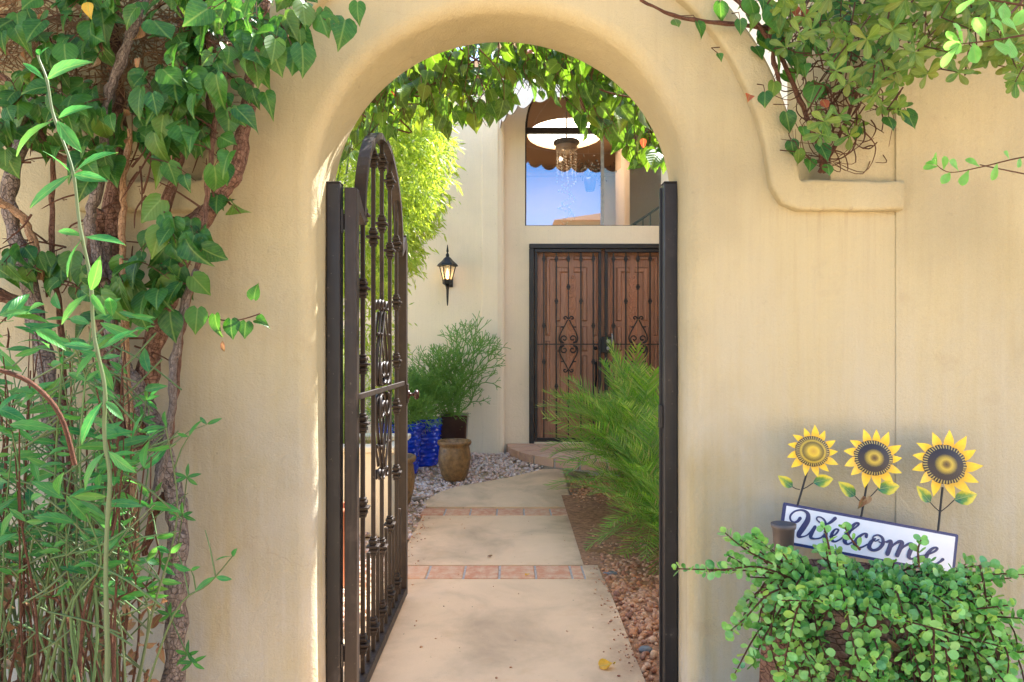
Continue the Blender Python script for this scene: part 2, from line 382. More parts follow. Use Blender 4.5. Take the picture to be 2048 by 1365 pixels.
def glass_pane(name):
    m, t, b = mat(name)
    tr = t.nodes.new('ShaderNodeBsdfTransparent'); gl = t.nodes.new('ShaderNodeBsdfGlossy'); gl.inputs['Roughness'].default_value = .0
    gl.inputs['Color'].default_value = (.36, .68, 1, 1); tr.inputs['Color'].default_value = (.86, .80, .72, 1)
    mx = t.nodes.new('ShaderNodeMixShader'); mx.inputs[0].default_value = .30
    t.links.new(tr.outputs[0], mx.inputs[1]); t.links.new(gl.outputs[0], mx.inputs[2]); t.links.new(mx.outputs[0], t.nodes['Material Output'].inputs[0])
    return m
M_GLASS = glass_pane('window_glass')
def emis(name, c, s):
    m, t, b = mat(name); b.inputs['Emission Color'].default_value = (*c, 1); b.inputs['Emission Strength'].default_value = s; b.inputs['Base Color'].default_value = (*c, 1)
    return m
M_COVE = emis('cove_light', (1, .88, .68), 3.2)
M_FLAME = emis('flame_bulb', (1, .62, .22), 5.0)
M_BULBS = emis('chandelier_bulb', (1, .85, .6), 2.0)
def crystal():
    m, t, b = mat('crystal'); b.inputs['Base Color'].default_value = (1, .88, .70, 1); b.inputs['Metallic'].default_value = .25; b.inputs['Roughness'].default_value = .2
    return m
M_CRYS = crystal()
def lantern_glass():
    m, t, b = mat('lantern_glass'); b.inputs['Base Color'].default_value = (.9, .78, .55, 1); b.inputs['Roughness'].default_value = .35
    b.inputs['Transmission Weight'].default_value = .0; b.inputs['Alpha'].default_value = .45; return m
M_LANT = lantern_glass()
def glaze(name, c, rough=.15, c2=None):
    m, t, b = mat(name); n = nz(t, coords(t), 9, 5, .6)
    t.links.new(ramp(t, n, [(.3, tuple(x * .7 for x in c)), (.7, c if c2 is None else c2)]).outputs[0], b.inputs['Base Color'])
    b.inputs['Roughness'].default_value = rough; b.inputs['Coat Weight'].default_value = .3; bump(t, b, nz(t, coords(t), 45, 3), .1, .003); return m
M_BLUE = glaze('blue_glaze', (.004, .030, .48), .14, (.010, .065, .70))
M_DKPOT = glaze('dark_brown_glaze', (.05, .018, .012), .3)
def ochre():
    m, t, b = mat('ochre_glaze'); p = coords(t); n = nz(t, p, 16, 6, .7); v = N(t, 'ShaderNodeTexVoronoi', Scale=38.0); t.links.new(p, v.inputs['Vector'])
    c = ramp(t, n, [(.3, (.09, .055, .025)), (.5, (.24, .13, .045)), (.68, (.33, .19, .07))]).outputs[0]
    c = mix(t, ramp(t, v.outputs[0], [(0, .7), (.28, 0)]).outputs[0], c, (.07, .045, .025))
    t.links.new(c, b.inputs['Base Color']); b.inputs['Roughness'].default_value = .45; bump(t, b, v.outputs[0], .4, .006); return m
M_OCHRE = ochre()
M_TERRA = plain('terracotta', (.44, .14, .055), .8, 0, .12, 25)
M_AWN = leafmat('awning_fabric', [(.82, .74, .68), (.84, .76, .70)], .12, .85, False, flecks=0)
M_AWN_SHADED = plain('awning_shaded_side', (.17, .10, .06), .9, 0, .08, 10)  # brown for the awning's inner side, its shade put into the colour
M_NAVY = plain('navy_paint', (.008, .030, .13), .35, 0, .1, 30)
M_WHITE = plain('white_paint', (.80, .80, .80), .4, 0, .03, 20)
def petalmat():
    m, t, b = mat('petal_paint'); tc = t.nodes.new('ShaderNodeTexCoord'); sx = t.nodes.new('ShaderNodeSeparateXYZ'); t.links.new(tc.outputs['UV'], sx.inputs[0])
    c = ramp(t, sx.outputs[1], [(0, (.62, .30, .01)), (.45, (.80, .52, .012)), (.9, (.80, .58, .03)), (1, (.35, .2, .03))]).outputs[0]
    c = mix(t, ramp(t, nz(t, posn(t), 90, 3), [(.45, 0), (.7, .4)]).outputs[0], c, (.66, .36, .01))
    t.links.new(c, b.inputs['Base Color']); b.inputs['Roughness'].default_value = .35; return m
M_PETAL = petalmat()
def discmat(name, yellow):
    m, t, b = mat(name); tc = t.nodes.new('ShaderNodeTexCoord'); sx = t.nodes.new('ShaderNodeSeparateXYZ'); t.links.new(tc.outputs['UV'], sx.inputs[0])
    n = nz(t, posn(t), 420, 3); v = math_(t, 'ADD', sx.outputs[0], math_(t, 'MULTIPLY', math_(t, 'SUBTRACT', n, .5), .12))
    if yellow: st = [(0, (.45, .26, .02)), (.3, (.60, .42, .02)), (.42, (.30, .22, .02)), (.6, (.10, .07, .01)), (.7, (.50, .36, .03)), (.82, (.06, .035, .015)), (1, (.02, .01, .01))]
    else: st = [(0, (.05, .025, .01)), (.14, (.18, .11, .01)), (.26, (.50, .36, .03)), (.42, (.20, .15, .02)), (.52, (.012, .010, .018)), (.85, (.010, .009, .018)), (1, (.02, .012, .008))]
    c = ramp(t, v, st).outputs[0]
    an = math_(t, 'SINE', math_(t, 'MULTIPLY', sx.outputs[1], 2 * PI * 44)); edge = ramp(t, sx.outputs[0], [(.78, 0), (.82, 1), (.96, 1), (1, 0)]).outputs[0]
    c = mix(t, math_(t, 'MULTIPLY', math_(t, 'GREATER_THAN', an, .35), edge), c, (.40, .31, .08))
    t.links.new(c, b.inputs['Base Color']); b.inputs['Roughness'].default_value = .4; bump(t, b, n, .5, .002); return m
M_DISCY = discmat('seed_disc_yellow', True); M_DISCD = discmat('seed_disc_dark', False)
def pleafmat():
    m, t, b = mat('painted_leaf'); tc = t.nodes.new('ShaderNodeTexCoord'); sx = t.nodes.new('ShaderNodeSeparateXYZ'); t.links.new(tc.outputs['UV'], sx.inputs[0])
    dx = math_(t, 'ABSOLUTE', math_(t, 'SUBTRACT', sx.outputs[0], .5))
    f = math_(t, 'ADD', math_(t, 'MULTIPLY', sx.outputs[1], .8), math_(t, 'ADD', dx, math_(t, 'MULTIPLY', nz(t, posn(t), 60, 3), .5)))
    c = ramp(t, f, [(.45, (.010, .11, .055)), (.75, (.09, .22, .02)), (1.0, (.62, .50, .02))]).outputs[0]
    sv = math_(t, 'SINE', math_(t, 'MULTIPLY', math_(t, 'SUBTRACT', sx.outputs[1], math_(t, 'MULTIPLY', dx, .9)), 36.0))
    c = mix(t, math_(t, 'MAXIMUM', ramp(t, dx, [(0, .8), (.04, 0)]).outputs[0], ramp(t, sv, [(.88, 0), (1, .4)]).outputs[0]), c, (.25, .36, .10))
    t.links.new(c, b.inputs['Base Color']); b.inputs['Roughness'].default_value = .35; return m
M_PLEAF = pleafmat()
M_PLASTIC = plain('brown_plastic', (.14, .105, .09), .5, 0, .1, 30)
M_PEBBLE = plain('grey_pebble', (.13, .13, .125), .5, 0, .25, 60)
M_PEBBLEB = plain('brown_pebble', (.22, .15, .09), .6, 0, .25, 50)
M_DARK = plain('dark_foliage', (.02, .025, .02), .7)
M_FLOORI = plain('interior_floor', (.30, .21, .14), .5)

# ------------------------------------------------------------------ ground and path
def bilin_ground():
    b = MB(); xs = [-700, -60, -12, -6, -3, 0, 3, 6, 12, 60, 700]; ys = [-700, -60, -12, -4, 0, 3, 6.0, 8.4, 12, 60, 700]
    V = [(x, y, gz(y) - .05) for y in ys for x in xs]; n = len(xs)
    b.add(V, [(j * n + i, j * n + i + 1, (j + 1) * n + i + 1, (j + 1) * n + i) for j in range(len(ys) - 1) for i in range(n - 1)])
    return kind(b.build('ground', M_GROUND), 'structure')
bilin_ground()
def gpt(px, py):
    D = 5.0
    for _ in range(30): D = (HC - gz(D)) * F / (py - HY)
    return (X(px, D), D)
R2 = (gpt(900, 1158)[1], gpt(900, 1131)[1]); R1 = (gpt(900, 1031)[1], gpt(900, 1015)[1])
LX, RX = -.77, .575
def edgew(y, s): return .012 * mnoise.noise(Vector((s * 5, y * 1.7, 0)))
def slab(b, y0, y1, m=0):
    n = max(2, int((y1 - y0) / .18)); ys = [y0 + (y1 - y0) * i / n for i in range(n + 1)]
    L = [(LX + edgew(y, -1), y) for y in ys]; Rr = [(RX - .03 * max(0, min(1, (y - 4.6) / 1.2)) + edgew(y, 1), y) for y in ys]
    V = [(x, y, gz(y)) for x, y in L] + [(x, y, gz(y)) for x, y in Rr] + [(x, y, gz(y) - .07) for x, y in L] + [(x, y, gz(y) - .07) for x, y in Rr]
    k = n + 1; Fc = []
    for i in range(n):
        Fc += [(i, k + i, k + i + 1, i + 1), (i, i + 1, 2 * k + i + 1, 2 * k + i), (k + i, 3 * k + i, 3 * k + i + 1, k + i + 1)]
    Fc += [(0, 2 * k, 3 * k, k), (n, k + n, 3 * k + n, 2 * k + n)]
    b.add(V, Fc, None, m)
pb = MB()
slab(pb, .4, R2[0] - .006); slab(pb, R2[1] + .006, R1[0] - .006)
# far slab: its left edge swings right to the step
lpts = [gpt(845, 1009), gpt(858, 997), gpt(880, 984), gpt(920, 972), gpt(1010, 957), gpt(1084, 939), gpt(1180, 936)]
far = [(RX - .03, R1[1] + .006), (RX + .0, 8.2), (.95, 8.2), (.85, 7.75)] + [(p[0], p[1]) for p in lpts[::-1]] + [(LX + .01, R1[1] + .006)]
tri = tessellate_polygon([[Vector((p[0], p[1], 0)) for p in far]])
nf = len(far)
pb.add([(p[0], p[1], gz(p[1])) for p in far], [tuple(t) for t in tri], None, 0)
pb.add([(p[0], p[1], gz(p[1])) for p in far] + [(p[0], p[1], gz(p[1]) - .07) for p in far], [(i, (i + 1) % nf, nf + (i + 1) % nf, nf + i) for i in range(nf)], None, 0)
for (a, c) in (R2, R1):
    pb.box(LX + .004, RX - .004, a - .006, c + .006, -.06, gz(a) - .006, 1)
path = kind(pb.build('path', [M_CONC, M_MORTAR]), 'structure')
def brick(x0, x1, y0, y1, me_cache={}):
    b = MB(); n_ = rng.uniform(-.004, .004)
    b.box(x0 + .007, x1 - .007, y0 + .008, y1 - .008 + n_, -.05, gz(y0) + rng.uniform(.0005, .004))
    return b.build('brick', M_BRICK, path, bev=.006, bseg=2)
xb = [X(p, sum(R2) / 2) for p in (793, 857, 929, 999, 1071, 1142)]
for i in range(5): brick(xb[i], xb[i + 1], *R2)
brick(xb[5], xb[5] + .08, *R2)
pb2 = MB(); pb2.box(xb[5] + .085, RX - .006, R2[0] - .001, R2[1] + .001, -.05, .002); pb2.build('end_patch', M_CONC, path, bev=.004)
xb = [X(p, sum(R1) / 2) for p in (842, 890, 941, 994, 1048, 1101, 1143)]
for i in range(6): brick(xb[i], xb[i + 1], *R1)

# ------------------------------------------------------------------ gate wall (arch, coping)
YF, YR = 2.50, 2.80; CX = -.038; HW = .672; ZS = 1.985
def arch_pt(a, r=HW):          # slightly flattened arch
    e = 2 / 2.08
    c, s = math.cos(a), math.sin(a)
    return (CX + r * math.copysign(abs(c) ** e, c), ZS + (r - .012) * abs(s) ** e)
def gate_wall():
    root = thing('garden_wall', 'tan stucco garden wall with the round arched gateway in the middle', 'wall', (0, YF, 0))
    op = []                     # opening outline with outward normals
    for i in range(26): z = -.1 + (ZS + .1) * i / 26; op.append(((CX + HW, z), (1, 0), 'r'))
    na = 64
    for i in range(na + 1):
        a = PI * i / na; p = arch_pt(a); q0, q1 = arch_pt(max(0, a - .02)), arch_pt(min(PI, a + .02))
        tx, tz = q1[0] - q0[0], q1[1] - q0[1]; l = math.hypot(tx, tz); op.append((p, (tz / l, -tx / l), a))
    for i in range(26): z = ZS - (ZS + .1) * (i + 1) / 26; op.append(((CX - HW, z), (-1, 0), 'l'))
    # hand-trowelled unevenness
    RF, RB = .055, .02
    prof = [(RF * (1 - math.sin(PI / 2 * k / 8)), YF + RF * (1 - math.cos(PI / 2 * k / 8))) for k in range(9)] + [(0.0, YF + (YR - YF) * .5)] + \
           [(RB * (1 - math.cos(PI / 2 * k / 3)), YR - RB + RB * math.sin(PI / 2 * k / 3)) for k in range(4)]
    rings = []
    for (o_, y) in prof:
        ring = []
        for (p, n_, t_) in op:
            wv = .006 * mnoise.noise(Vector((p[0] * 2.5, p[1] * 2.5, y * 2)))
            ring.append((p[0] + n_[0] * (o_ + wv), y, p[1] + n_[1] * (o_ + wv)))
        rings.append(ring)
    outer = []
    for (p, n_, t_) in op:
        if t_ == 'r': outer.append((1.369, p[1] if p[1] < 1.96 else 1.96))
        elif t_ == 'l': outer.append((-1.46, p[1] if p[1] < 1.96 else 1.96))
        else: outer.append((CX + 1.0 * math.cos(t_), 1.965 + 1.0 * math.sin(t_)))
    m = len(op); b = MB(); V = []
    for rg in rings: V += rg
    b.add(V, [(i * m + j, i * m + j + 1, (i + 1) * m + j + 1, (i + 1) * m + j) for i in range(len(rings) - 1) for j in range(m - 1)], None, 0, True)
    def sheet(ring, y):
        W = list(ring) + [(x, y, z) for x, z in outer]
        b.add(W, [(j, j + 1, m + j + 1, m + j) for j in range(m - 1)])
    sheet(rings[0], YF); sheet(rings[-1], YR)
    W = [(x, YF, z) for x, z in outer] + [(x, YR, z) for x, z in outer]
    b.add(W, [(j, j + 1, m + j + 1, m + j) for j in range(m - 1)])
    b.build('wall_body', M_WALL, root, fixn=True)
    # coping: rounded band that runs along the ledges and over the arch
    c2 = []
    zl = 1.968
    c2 += [(1.378 - .019 * i, zl) for i in range(18)] + [(1.02, zl + .000), (.985, zl + .012), (.965, zl + .045)]
    for i in range(6, 91): a = PI * i / 96; c2.append((CX + 1.0 * math.cos(a), 1.965 + .99 * math.sin(a)))
    c2 += [(-.965 + 2 * CX, zl + .045), (-.985 + 2 * CX, zl + .012), (-1.02 + 2 * CX, zl), (-1.2, zl), (-1.53, zl)]
    # cross-section (n = across the band, y): rounded rectangle
    hw_, yf, yr, rr = .054, YF - .040, YR + .03, .015
    cs = []
    for (cx_, cy_, a0) in ((hw_ - rr, yf + rr, -90), (hw_ - rr, yr - rr, 0), (-hw_ + rr, yr - rr, 90), (-hw_ + rr, yf + rr, 180)):
        for k in range(5): a = R(a0 + 90 * k / 4); cs.append((cx_ + rr * math.cos(a), cy_ + rr * math.sin(a)))
    k_ = len(cs); V = []; n = len(c2)
    for i in range(n):
        a, c = Vector(c2[max(i - 1, 0)]), Vector(c2[min(i + 1, n - 1)]); p = Vector(c2[i])
        t_ = (c - a).normalized(); nn = Vector((t_.y, -t_.x))
        nn = -nn if i == -1 else nn
        sc_ = 1.0
        for (u, y) in cs:
            wv = .008 * mnoise.noise(Vector((p.x * 4, p.y * 4, u * 8))) + .004 * mnoise.noise(Vector((p.x * 17, p.y * 17, u * 30)))
            q = p + nn * (-(u * sc_) + wv) * 1.0
            V.append((q.x, y + wv * .8, q.y))
    b = MB()
    b.add(V, [(i * k_ + j, i * k_ + (j + 1) % k_, (i + 1) * k_ + (j + 1) % k_, (i + 1) * k_ + j) for i in range(n - 1) for j in range(k_)], None, 0, True)
    b.add(V[:k_], [tuple(range(k_))]); b.add(V[-k_:], [tuple(range(k_))[::-1]])
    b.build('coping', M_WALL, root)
    return root
gate_wall()
b = MB(); b.prism([[(1.3693, YF - .004), (6.0, YF - .004), (6.0, YR + .1), (1.14, YR + .1), (1.14, YF + .004), (1.3693, YF + .004)]], -.1, 3.5, 0, 'xy')
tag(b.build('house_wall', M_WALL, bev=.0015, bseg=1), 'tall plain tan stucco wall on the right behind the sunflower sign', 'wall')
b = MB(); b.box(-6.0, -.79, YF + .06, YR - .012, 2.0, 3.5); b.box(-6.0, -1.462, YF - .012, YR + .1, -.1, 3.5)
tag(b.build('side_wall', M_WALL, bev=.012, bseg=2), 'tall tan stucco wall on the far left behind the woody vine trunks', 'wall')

# ------------------------------------------------------------------ house
YO, YD = 8.95, 9.22            # outer facade, recessed door wall
house = thing('house', 'cream stucco house with recessed arched entrance at the end of the path', 'house', (1.2, YO, 0))
CXD = 1.20
b = MB()                       # left facade block with a rounded corner at the recess
rc = .07
prof = [(-3.4, YO), (-.10 - rc, YO)] + [(-.10 - rc + rc * math.sin(PI / 2 * k / 6), YO + rc - rc * math.cos(PI / 2 * k / 6)) for k in range(1, 7)] + [(-.10, YD + .35), (-3.4, YD + .35)]
b.prism([prof], -.1, 4.75, 0, 'xy'); b.build('wall', M_HOUSE, house)
b = MB(); b.box(-.385, -.175, YO - .018, YO + .01, .02, 4.7); b.build('pilaster', M_HOUSE, house, bev=.006)
b = MB(); b.box(-.372, -.188, YO - .024, YO, .02, .72); b.build('pilaster_base', M_HOUSE, house, bev=.003)
b = MB(); b.box(2.5, 5, YO, YD + .35, -.1, 5.9); b.build('wall', M_HOUSE, house, bev=.05, bseg=3)
b = MB(); b.box(-.35, 2.75, YO + .01, YD + .3, 5.45, 6.0); b.build('parapet', M_HOUSE, house, bev=.03, bseg=2)
# recessed door wall with the door and window openings
zb, zt = Z(452, YD), Z(257, YD)
WL, WR = .172, 2.228
DL, DR, DT, DB = CXD - .955, CXD + .955, Z(490, YD), .22
hole1 = [(DL, DB), (DR, DB), (DR, DT), (DL, DT)]
RW = (WR - WL) / 2
hole2 = [(WL, zb), (WR, zb)] + [(CXD + RW * math.cos(PI * i / 32), zt + RW * .95 * math.sin(PI * i / 32)) for i in range(33)]
b = MB(); b.prism([[(-.14, -.1), (2.6, -.1), (2.6, 5.6), (-.14, 5.6)], hole1, hole2], YD, YD + .22); b.build('entrance_wall', M_HOUSE, house)
# window
win = MB()
def bar(x0, x1, z0, z1, y0=YD + .06, y1=YD + .115): win.box(x0, x1, y0, y1, z0, z1)
fw = .03
bar(WL, WL + fw * .6, zb, zt); bar(WR - fw * .6, WR, zb, zt); bar(WL + fw * .6, WR - fw * .6, zb, zb + fw * .6)
wf = win.build('window', M_IRON, house, bev=.004)
b = MB(); b.box(WL, WR, YD + .05, YD + .12, zt - .045, zt + .03); b.build('transom', M_IRON, wf, bev=.006)
b = MB(); b.box(CXD - .02, CXD + .02, YD + .055, YD + .117, zb + fw * .6, zt - .046); b.build('mullion', M_STEEL, wf, bev=.004)
b = MB(); pts = [(CXD + (RW - .014) * math.cos(PI * i / 32), YD + .085, zt + .03 + (RW * .95 - .014) * math.sin(PI * i / 32)) for i in range(33)]
b.tube(pts, .018, 6)
for a in (40, 90, 140):
    b.tube([(CXD + .25 * math.cos(R(a)), YD + .085, zt + .03 + .25 * math.sin(R(a))), (CXD + (RW - .02) * math.cos(R(a)), YD + .085, zt + .03 + (RW * .95 - .02) * math.sin(R(a)))], .016, 6)
b.tube([(CXD + .25 * math.cos(PI * i / 12), YD + .085, zt + .03 + .25 * math.sin(PI * i / 12)) for i in range(13)], .016, 6)
b.build('fan_muntin', M_IRON, wf)
b = MB(); b.add([(WL + .005, YD + .088, zb + .005), (WR - .005, YD + .088, zb + .005), (WR - .005, YD + .088, zt - .01), (WL + .005, YD + .088, zt - .01)], [(0, 1, 2, 3)])
b.build('pane', M_GLASS, wf)
b = MB(); fan = [(CXD + (RW - .01) * math.cos(PI * i / 24), YD + .088, zt + .02 + (RW * .95 - .01) * math.sin(PI * i / 24)) for i in range(25)]
b.add(fan, [tuple(range(25))]); b.build('fan_pane', M_GLASS, wf)
# interior room
YI = 14.5
zc = Z(333, YI)
b = MB()
b.add([(-1.5, YD + .25, -.1), (5, YD + .25, -.1), (5, YI, -.1), (-1.5, YI, -.1), (-1.5, YI, zc), (5, YI, zc)], [(0, 1, 2, 3), (3, 2, 5, 4)])
b.add([(-1.5, YD + .25, -.1), (-1.5, YI, -.1), (-1.5, YI, zc), (-1.5, YD + .25, zc)], [(0, 1, 2, 3)])
b.add([(5, YD + .25, -.1), (5, YI, -.1), (5, YI, zc), (5, YD + .25, zc)], [(0, 1, 2, 3)])
b.build('interior_wall', M_INT, house)
hc = (X(1131, 12.4), 12.4); hr = .9
b = MB(); hole = [(hc[0] + hr * .75 * math.cos(2 * PI * i / 40), hc[1] + hr * math.sin(2 * PI * i / 40)) for i in range(40)]
b.prism([[(-1.5, YD + .24), (5, YD + .24), (5, YI + .1), (-1.5, YI + .1)], hole], zc, zc + .1, 0, 'xy'); b.build('ceiling', M_INT, house)
b = MB(); b.lathe([(hr * 1.01, .1), (hr * 1.01, .5), (.01, .56)], (hc[0], hc[1], zc), 40, 0, True, (.75, 1)); b.build('dome_light', M_COVE, house)
b = MB(); b.box(-1.5, 5, YI - .06, YI - .002, zc - .22, zc - .12); b.build('crown_moulding', M_INT, house, bev=.02)
b = MB(); b.box(1.95, 2.9, 11.6, 13.2, -.1, zc - .004); b.build('interior_pier', M_INT, house)
b = MB(); b.box(-1.4, 1.95, 12.6, 14.4, 2.0, 2.2); b.box(-1.4, 2.2, 12.4, 12.6, 2.0, 2.25); b.build('landing', M_FLOORI, house)
# side wing on the right of the courtyard
b = MB(); b.box(1.70, 6, YR + .12, 5.6, -.1, 2.5); b.build('side_wing_low', M_TRIMW, house, bev=.03, bseg=3)
b = MB(); b.box(1.70, 6, 5.604, 8.02, -.1, 4.95); b.build('side_wing', M_TRIMW, house, bev=.04, bseg=3)
# chandelier
ch = thing('chandelier', 'crystal spiral chandelier hanging behind the arched window', 'chandelier', (CXD - .4, 11.2, zc))
cxc, cyc = X(1133, 11.2), 11.2
ztop = Z(285, cyc)
b = MB(); b.lathe([(.20, .02), (.215, 0), (.20, -.03), (.14, -.05)], (cxc, cyc, ztop), 28); b.tube([(cxc, cyc, ztop), (cxc, cyc, zc)], .012, 6); b.build('canopy', M_STEEL, ch)
b = MB(); b.lathe([(.16, -.05), (.18, -.09), (.17, -.13), (.12, -.16)], (cxc, cyc, ztop), 24); b.build('crystal_ring', M_CRYS, ch)
b = MB()
for k in range(11):
    a0 = 2 * PI * k / 11
    zend = Z(365, cyc) if k % 2 else Z(350, cyc)
    zz = ztop - .15
    while zz > zend:
        b.ball((cxc + .155 * math.cos(a0 + zz * .6), cyc + .155 * math.sin(a0 + zz * .6), zz), .019, 6, 4); zz -= .048
b.build('bead_strand', M_CRYS, ch)
b = MB(); zz = Z(365, cyc); a = 0
while zz > Z(452, cyc):
    b.ball((cxc + .13 * math.cos(a), cyc + .13 * math.sin(a), zz), .016, 6, 4); b.ball((cxc + .08 * math.cos(a + 2), cyc + .08 * math.sin(a + 2), zz - .01), .014, 6, 4); zz -= .020; a += .45
b.build('bead_spiral', M_CRYS, ch)
b = MB(); b.ball((cxc - .1, cyc - .1, Z(322, cyc)), .03); b.build('bulb', M_BULBS, ch)
# stair railing inside
sr = thing('stair_railing', 'dark iron stair railing seen low through the right window pane', 'railing', (1.9, 11.0, 2.2))
b = MB()
for i in range(8):
    x = 1.35 + i * .115; z1 = 3.05 + i * .075
    b.tube([(x, 10.9, 2.2), (x, 10.9, z1)], .012, 5)
b.build('baluster', M_IRON, sr)
b = MB(); b.tube([(1.0, 10.9, 2.80), (2.3, 10.9, 3.66)], .022, 6); b.build('handrail', M_IRON, sr)
pl = thing('shelf_plant', 'dark leafy plant on a shelf behind the upper window glass', 'plant', (1.5, 13, 4.2))
b = MB()
for i in range(140):
    c = Vector((X(1180, 13) + rng.gauss(0, .16), 13 + rng.gauss(0, .1), Z(345, 13) + rng.gauss(0, .12))); d = Vector((rng.gauss(0, 1), rng.gauss(0, 1), rng.gauss(0, 1))).normalized() * .07; e = d.orthogonal().normalized() * .02
    b.add([c - e, c + d * .5 - e * .0 + e, c + d], [(0, 1, 2)])
b.build('foliage', M_DARK, pl)
b = MB(); b.lathe([(.08, -.35), (.12, -.15), (.11, -.12)], (X(1180, 13), 13, Z(345, 13)), 12); b.build('pot', M_DKPOT, pl)

# awning over the entrance with a scalloped edge
aw = thing('awning', 'pale rounded awning with scalloped edge over the entrance', 'awning', (CXD, YO, 4.3))
b = MB(); rx, ry, zv, ztp = 1.36, 1.36, 4.52, 5.35
na, nr = 56, 10; V = []
for j in range(nr + 1):
    f = j / nr; 
    for i in range(na + 1):
        a = PI * i / na
        r = math.cos(f * PI / 2 * .96)
        V.append((CXD - rx * r * math.cos(a), YO - .01 - ry * r * math.sin(a), zv + (ztp - zv) * math.sin(f * PI / 2)))
w_ = na + 1
b.add(V, [(j * w_ + i, j * w_ + i + 1, (j + 1) * w_ + i + 1, (j + 1) * w_ + i) for j in range(nr) for i in range(na)], None, 0, True)
ab = b.build('canopy', M_AWN, aw)
b2 = MB(); b2.add([(CXD + (x - CXD) * .985, YO - .01 + (y - YO + .01) * .985, z - .012) for x, y, z in V], [(j * w_ + i, j * w_ + i + 1, (j + 1) * w_ + i + 1, (j + 1) * w_ + i) for j in range(nr) for i in range(na)], None, 0, True); b2.build('canopy_shaded_side', M_AWN_SHADED, aw)  # inner copy of the canopy, darkened to carry the underside's shade
b = MB(); V = []; nn = 16 * 10
for i in range(nn + 1):
    a = PI * i / nn; x, y = CXD - rx * math.cos(a), YO - .01 - ry * math.sin(a)
    dz = .075 * abs(math.sin(PI * i / 10)) ** .7
    V += [(x, y, zv), (x, y, 4.30 - dz)]
b.add(V, [(2 * i, 2 * i + 2, 2 * i + 3, 2 * i + 1) for i in range(nn)], None, 0, True); b.build('valance', M_AWN, aw)
b2 = MB(); b2.add([(CXD + (x - CXD) * .99, YO - .01 + (y - YO + .01) * .99, z) for x, y, z in V], [(2 * i, 2 * i + 2, 2 * i + 3, 2 * i + 1) for i in range(nn)], None, 0, True); b2.build('valance_shaded_side', M_AWN_SHADED, aw)  # inner copy of the valance with its shade put into the brown
b = MB()
for k in range(0, 9):
    a = PI * k / 8
    b.tube([(CXD - rx * math.cos(f * PI / 2 * .96) * math.cos(a) * .985, YO - .02 - ry * .985 * math.cos(f * PI / 2 * .96) * math.sin(a), zv + (ztp - zv) * math.sin(f * PI / 2) - .02) for f in [j / 8 for j in range(9)]], .012, 5)
b.tube([(CXD - rx * .985 * math.cos(PI * i / 30), YO - .012 - ry * .985 * math.sin(PI * i / 30), zv) for i in range(31)], .012, 5)
b.build('frame', M_STEEL, aw)

# entrance step (half-oval, brick pavers)
step = thing('entrance_step', 'low rounded brick-paved step in front of the wooden doors', 'step', (CXD, YD, .1))
srx, sry, sh = 1.27, 1.55, .195
oval = lambda f, n=40: [(CXD - srx * f * math.cos(PI * i / n), YD + .0 - sry * f * math.sin(PI * i / n)) for i in range(n + 1)]
b = MB(); o_ = oval(.985); b.prism([o_[::-1]], .02, sh - .012, 0, 'xy'); b.build('step_core', M_MORTAR, step)
for ring, (f0, f1, cnt) in enumerate(((.70, 1.0, 13), (.38, .69, 9), (.0, .37, 5))):
    for k in range(cnt):
        a0, a1 = PI * k / cnt + .012 / max(f1, .3), PI * (k + 1) / cnt - .012 / max(f1, .3)
        o1 = [(CXD - srx * f1 * math.cos(a0 + (a1 - a0) * i / 4), YD - sry * f1 * math.sin(a0 + (a1 - a0) * i / 4)) for i in range(5)]
        o2 = [(CXD - srx * f0 * math.cos(a0 + (a1 - a0) * i / 4), YD - sry * f0 * math.sin(a0 + (a1 - a0) * i / 4)) for i in range(4, -1, -1)]
        if f0 == 0: o2 = [(CXD, YD - .005)]
        b = MB(); b.prism([(o1 + o2)[::-1]], .10 if ring == 0 else .16, sh + rng.uniform(0, .005), 0, 'xy'); b.build('paver', M_PAVER, step, bev=.006, bseg=2)

# ------------------------------------------------------------------ front doors
fd = thing('front_door', 'carved brown double wooden front door behind the iron security doors', 'door', (CXD, YD + .12, .22))
def lpoly(x0, x1, z0, z1, wv, wh, right, up):       # an L with the corner at one side
    if not right and up:  pts = [(x0, z0), (x0 + wv, z0), (x0 + wv, z1 - wh), (x1, z1 - wh), (x1, z1), (x0, z1)]
    elif right and up:    pts = [(x1 - wv, z0), (x1, z0), (x1, z1), (x0, z1), (x0, z1 - wh), (x1 - wv, z1 - wh)]
    elif not right:       pts = [(x0, z0), (x1, z0), (x1, z0 + wh), (x0 + wv, z0 + wh), (x0 + wv, z1), (x0, z1)]
    else:                 pts = [(x0, z0), (x1, z0), (x1, z1), (x1 - wv, z1), (x1 - wv, z0 + wh), (x0, z0 + wh)]
    return pts
def raised(pts, y, d=.026, bv=.016):
    b = MB(); n = len(pts); ins = offset_poly(pts, bv); top = offset_poly(pts, bv * .9)
    V = [(p[0], y, p[1]) for p in pts] + [(p[0], y - d, p[1]) for p in ins]
    b.add(V, [(i, (i + 1) % n, n + (i + 1) % n, n + i) for i in range(n)])
    tr = tessellate_polygon([[Vector((p[0], p[1], 0)) for p in ins]])
    b.add([(p[0], y - d, p[1]) for p in ins], [tuple(t) for t in tr]); return b
yd = YD + .14
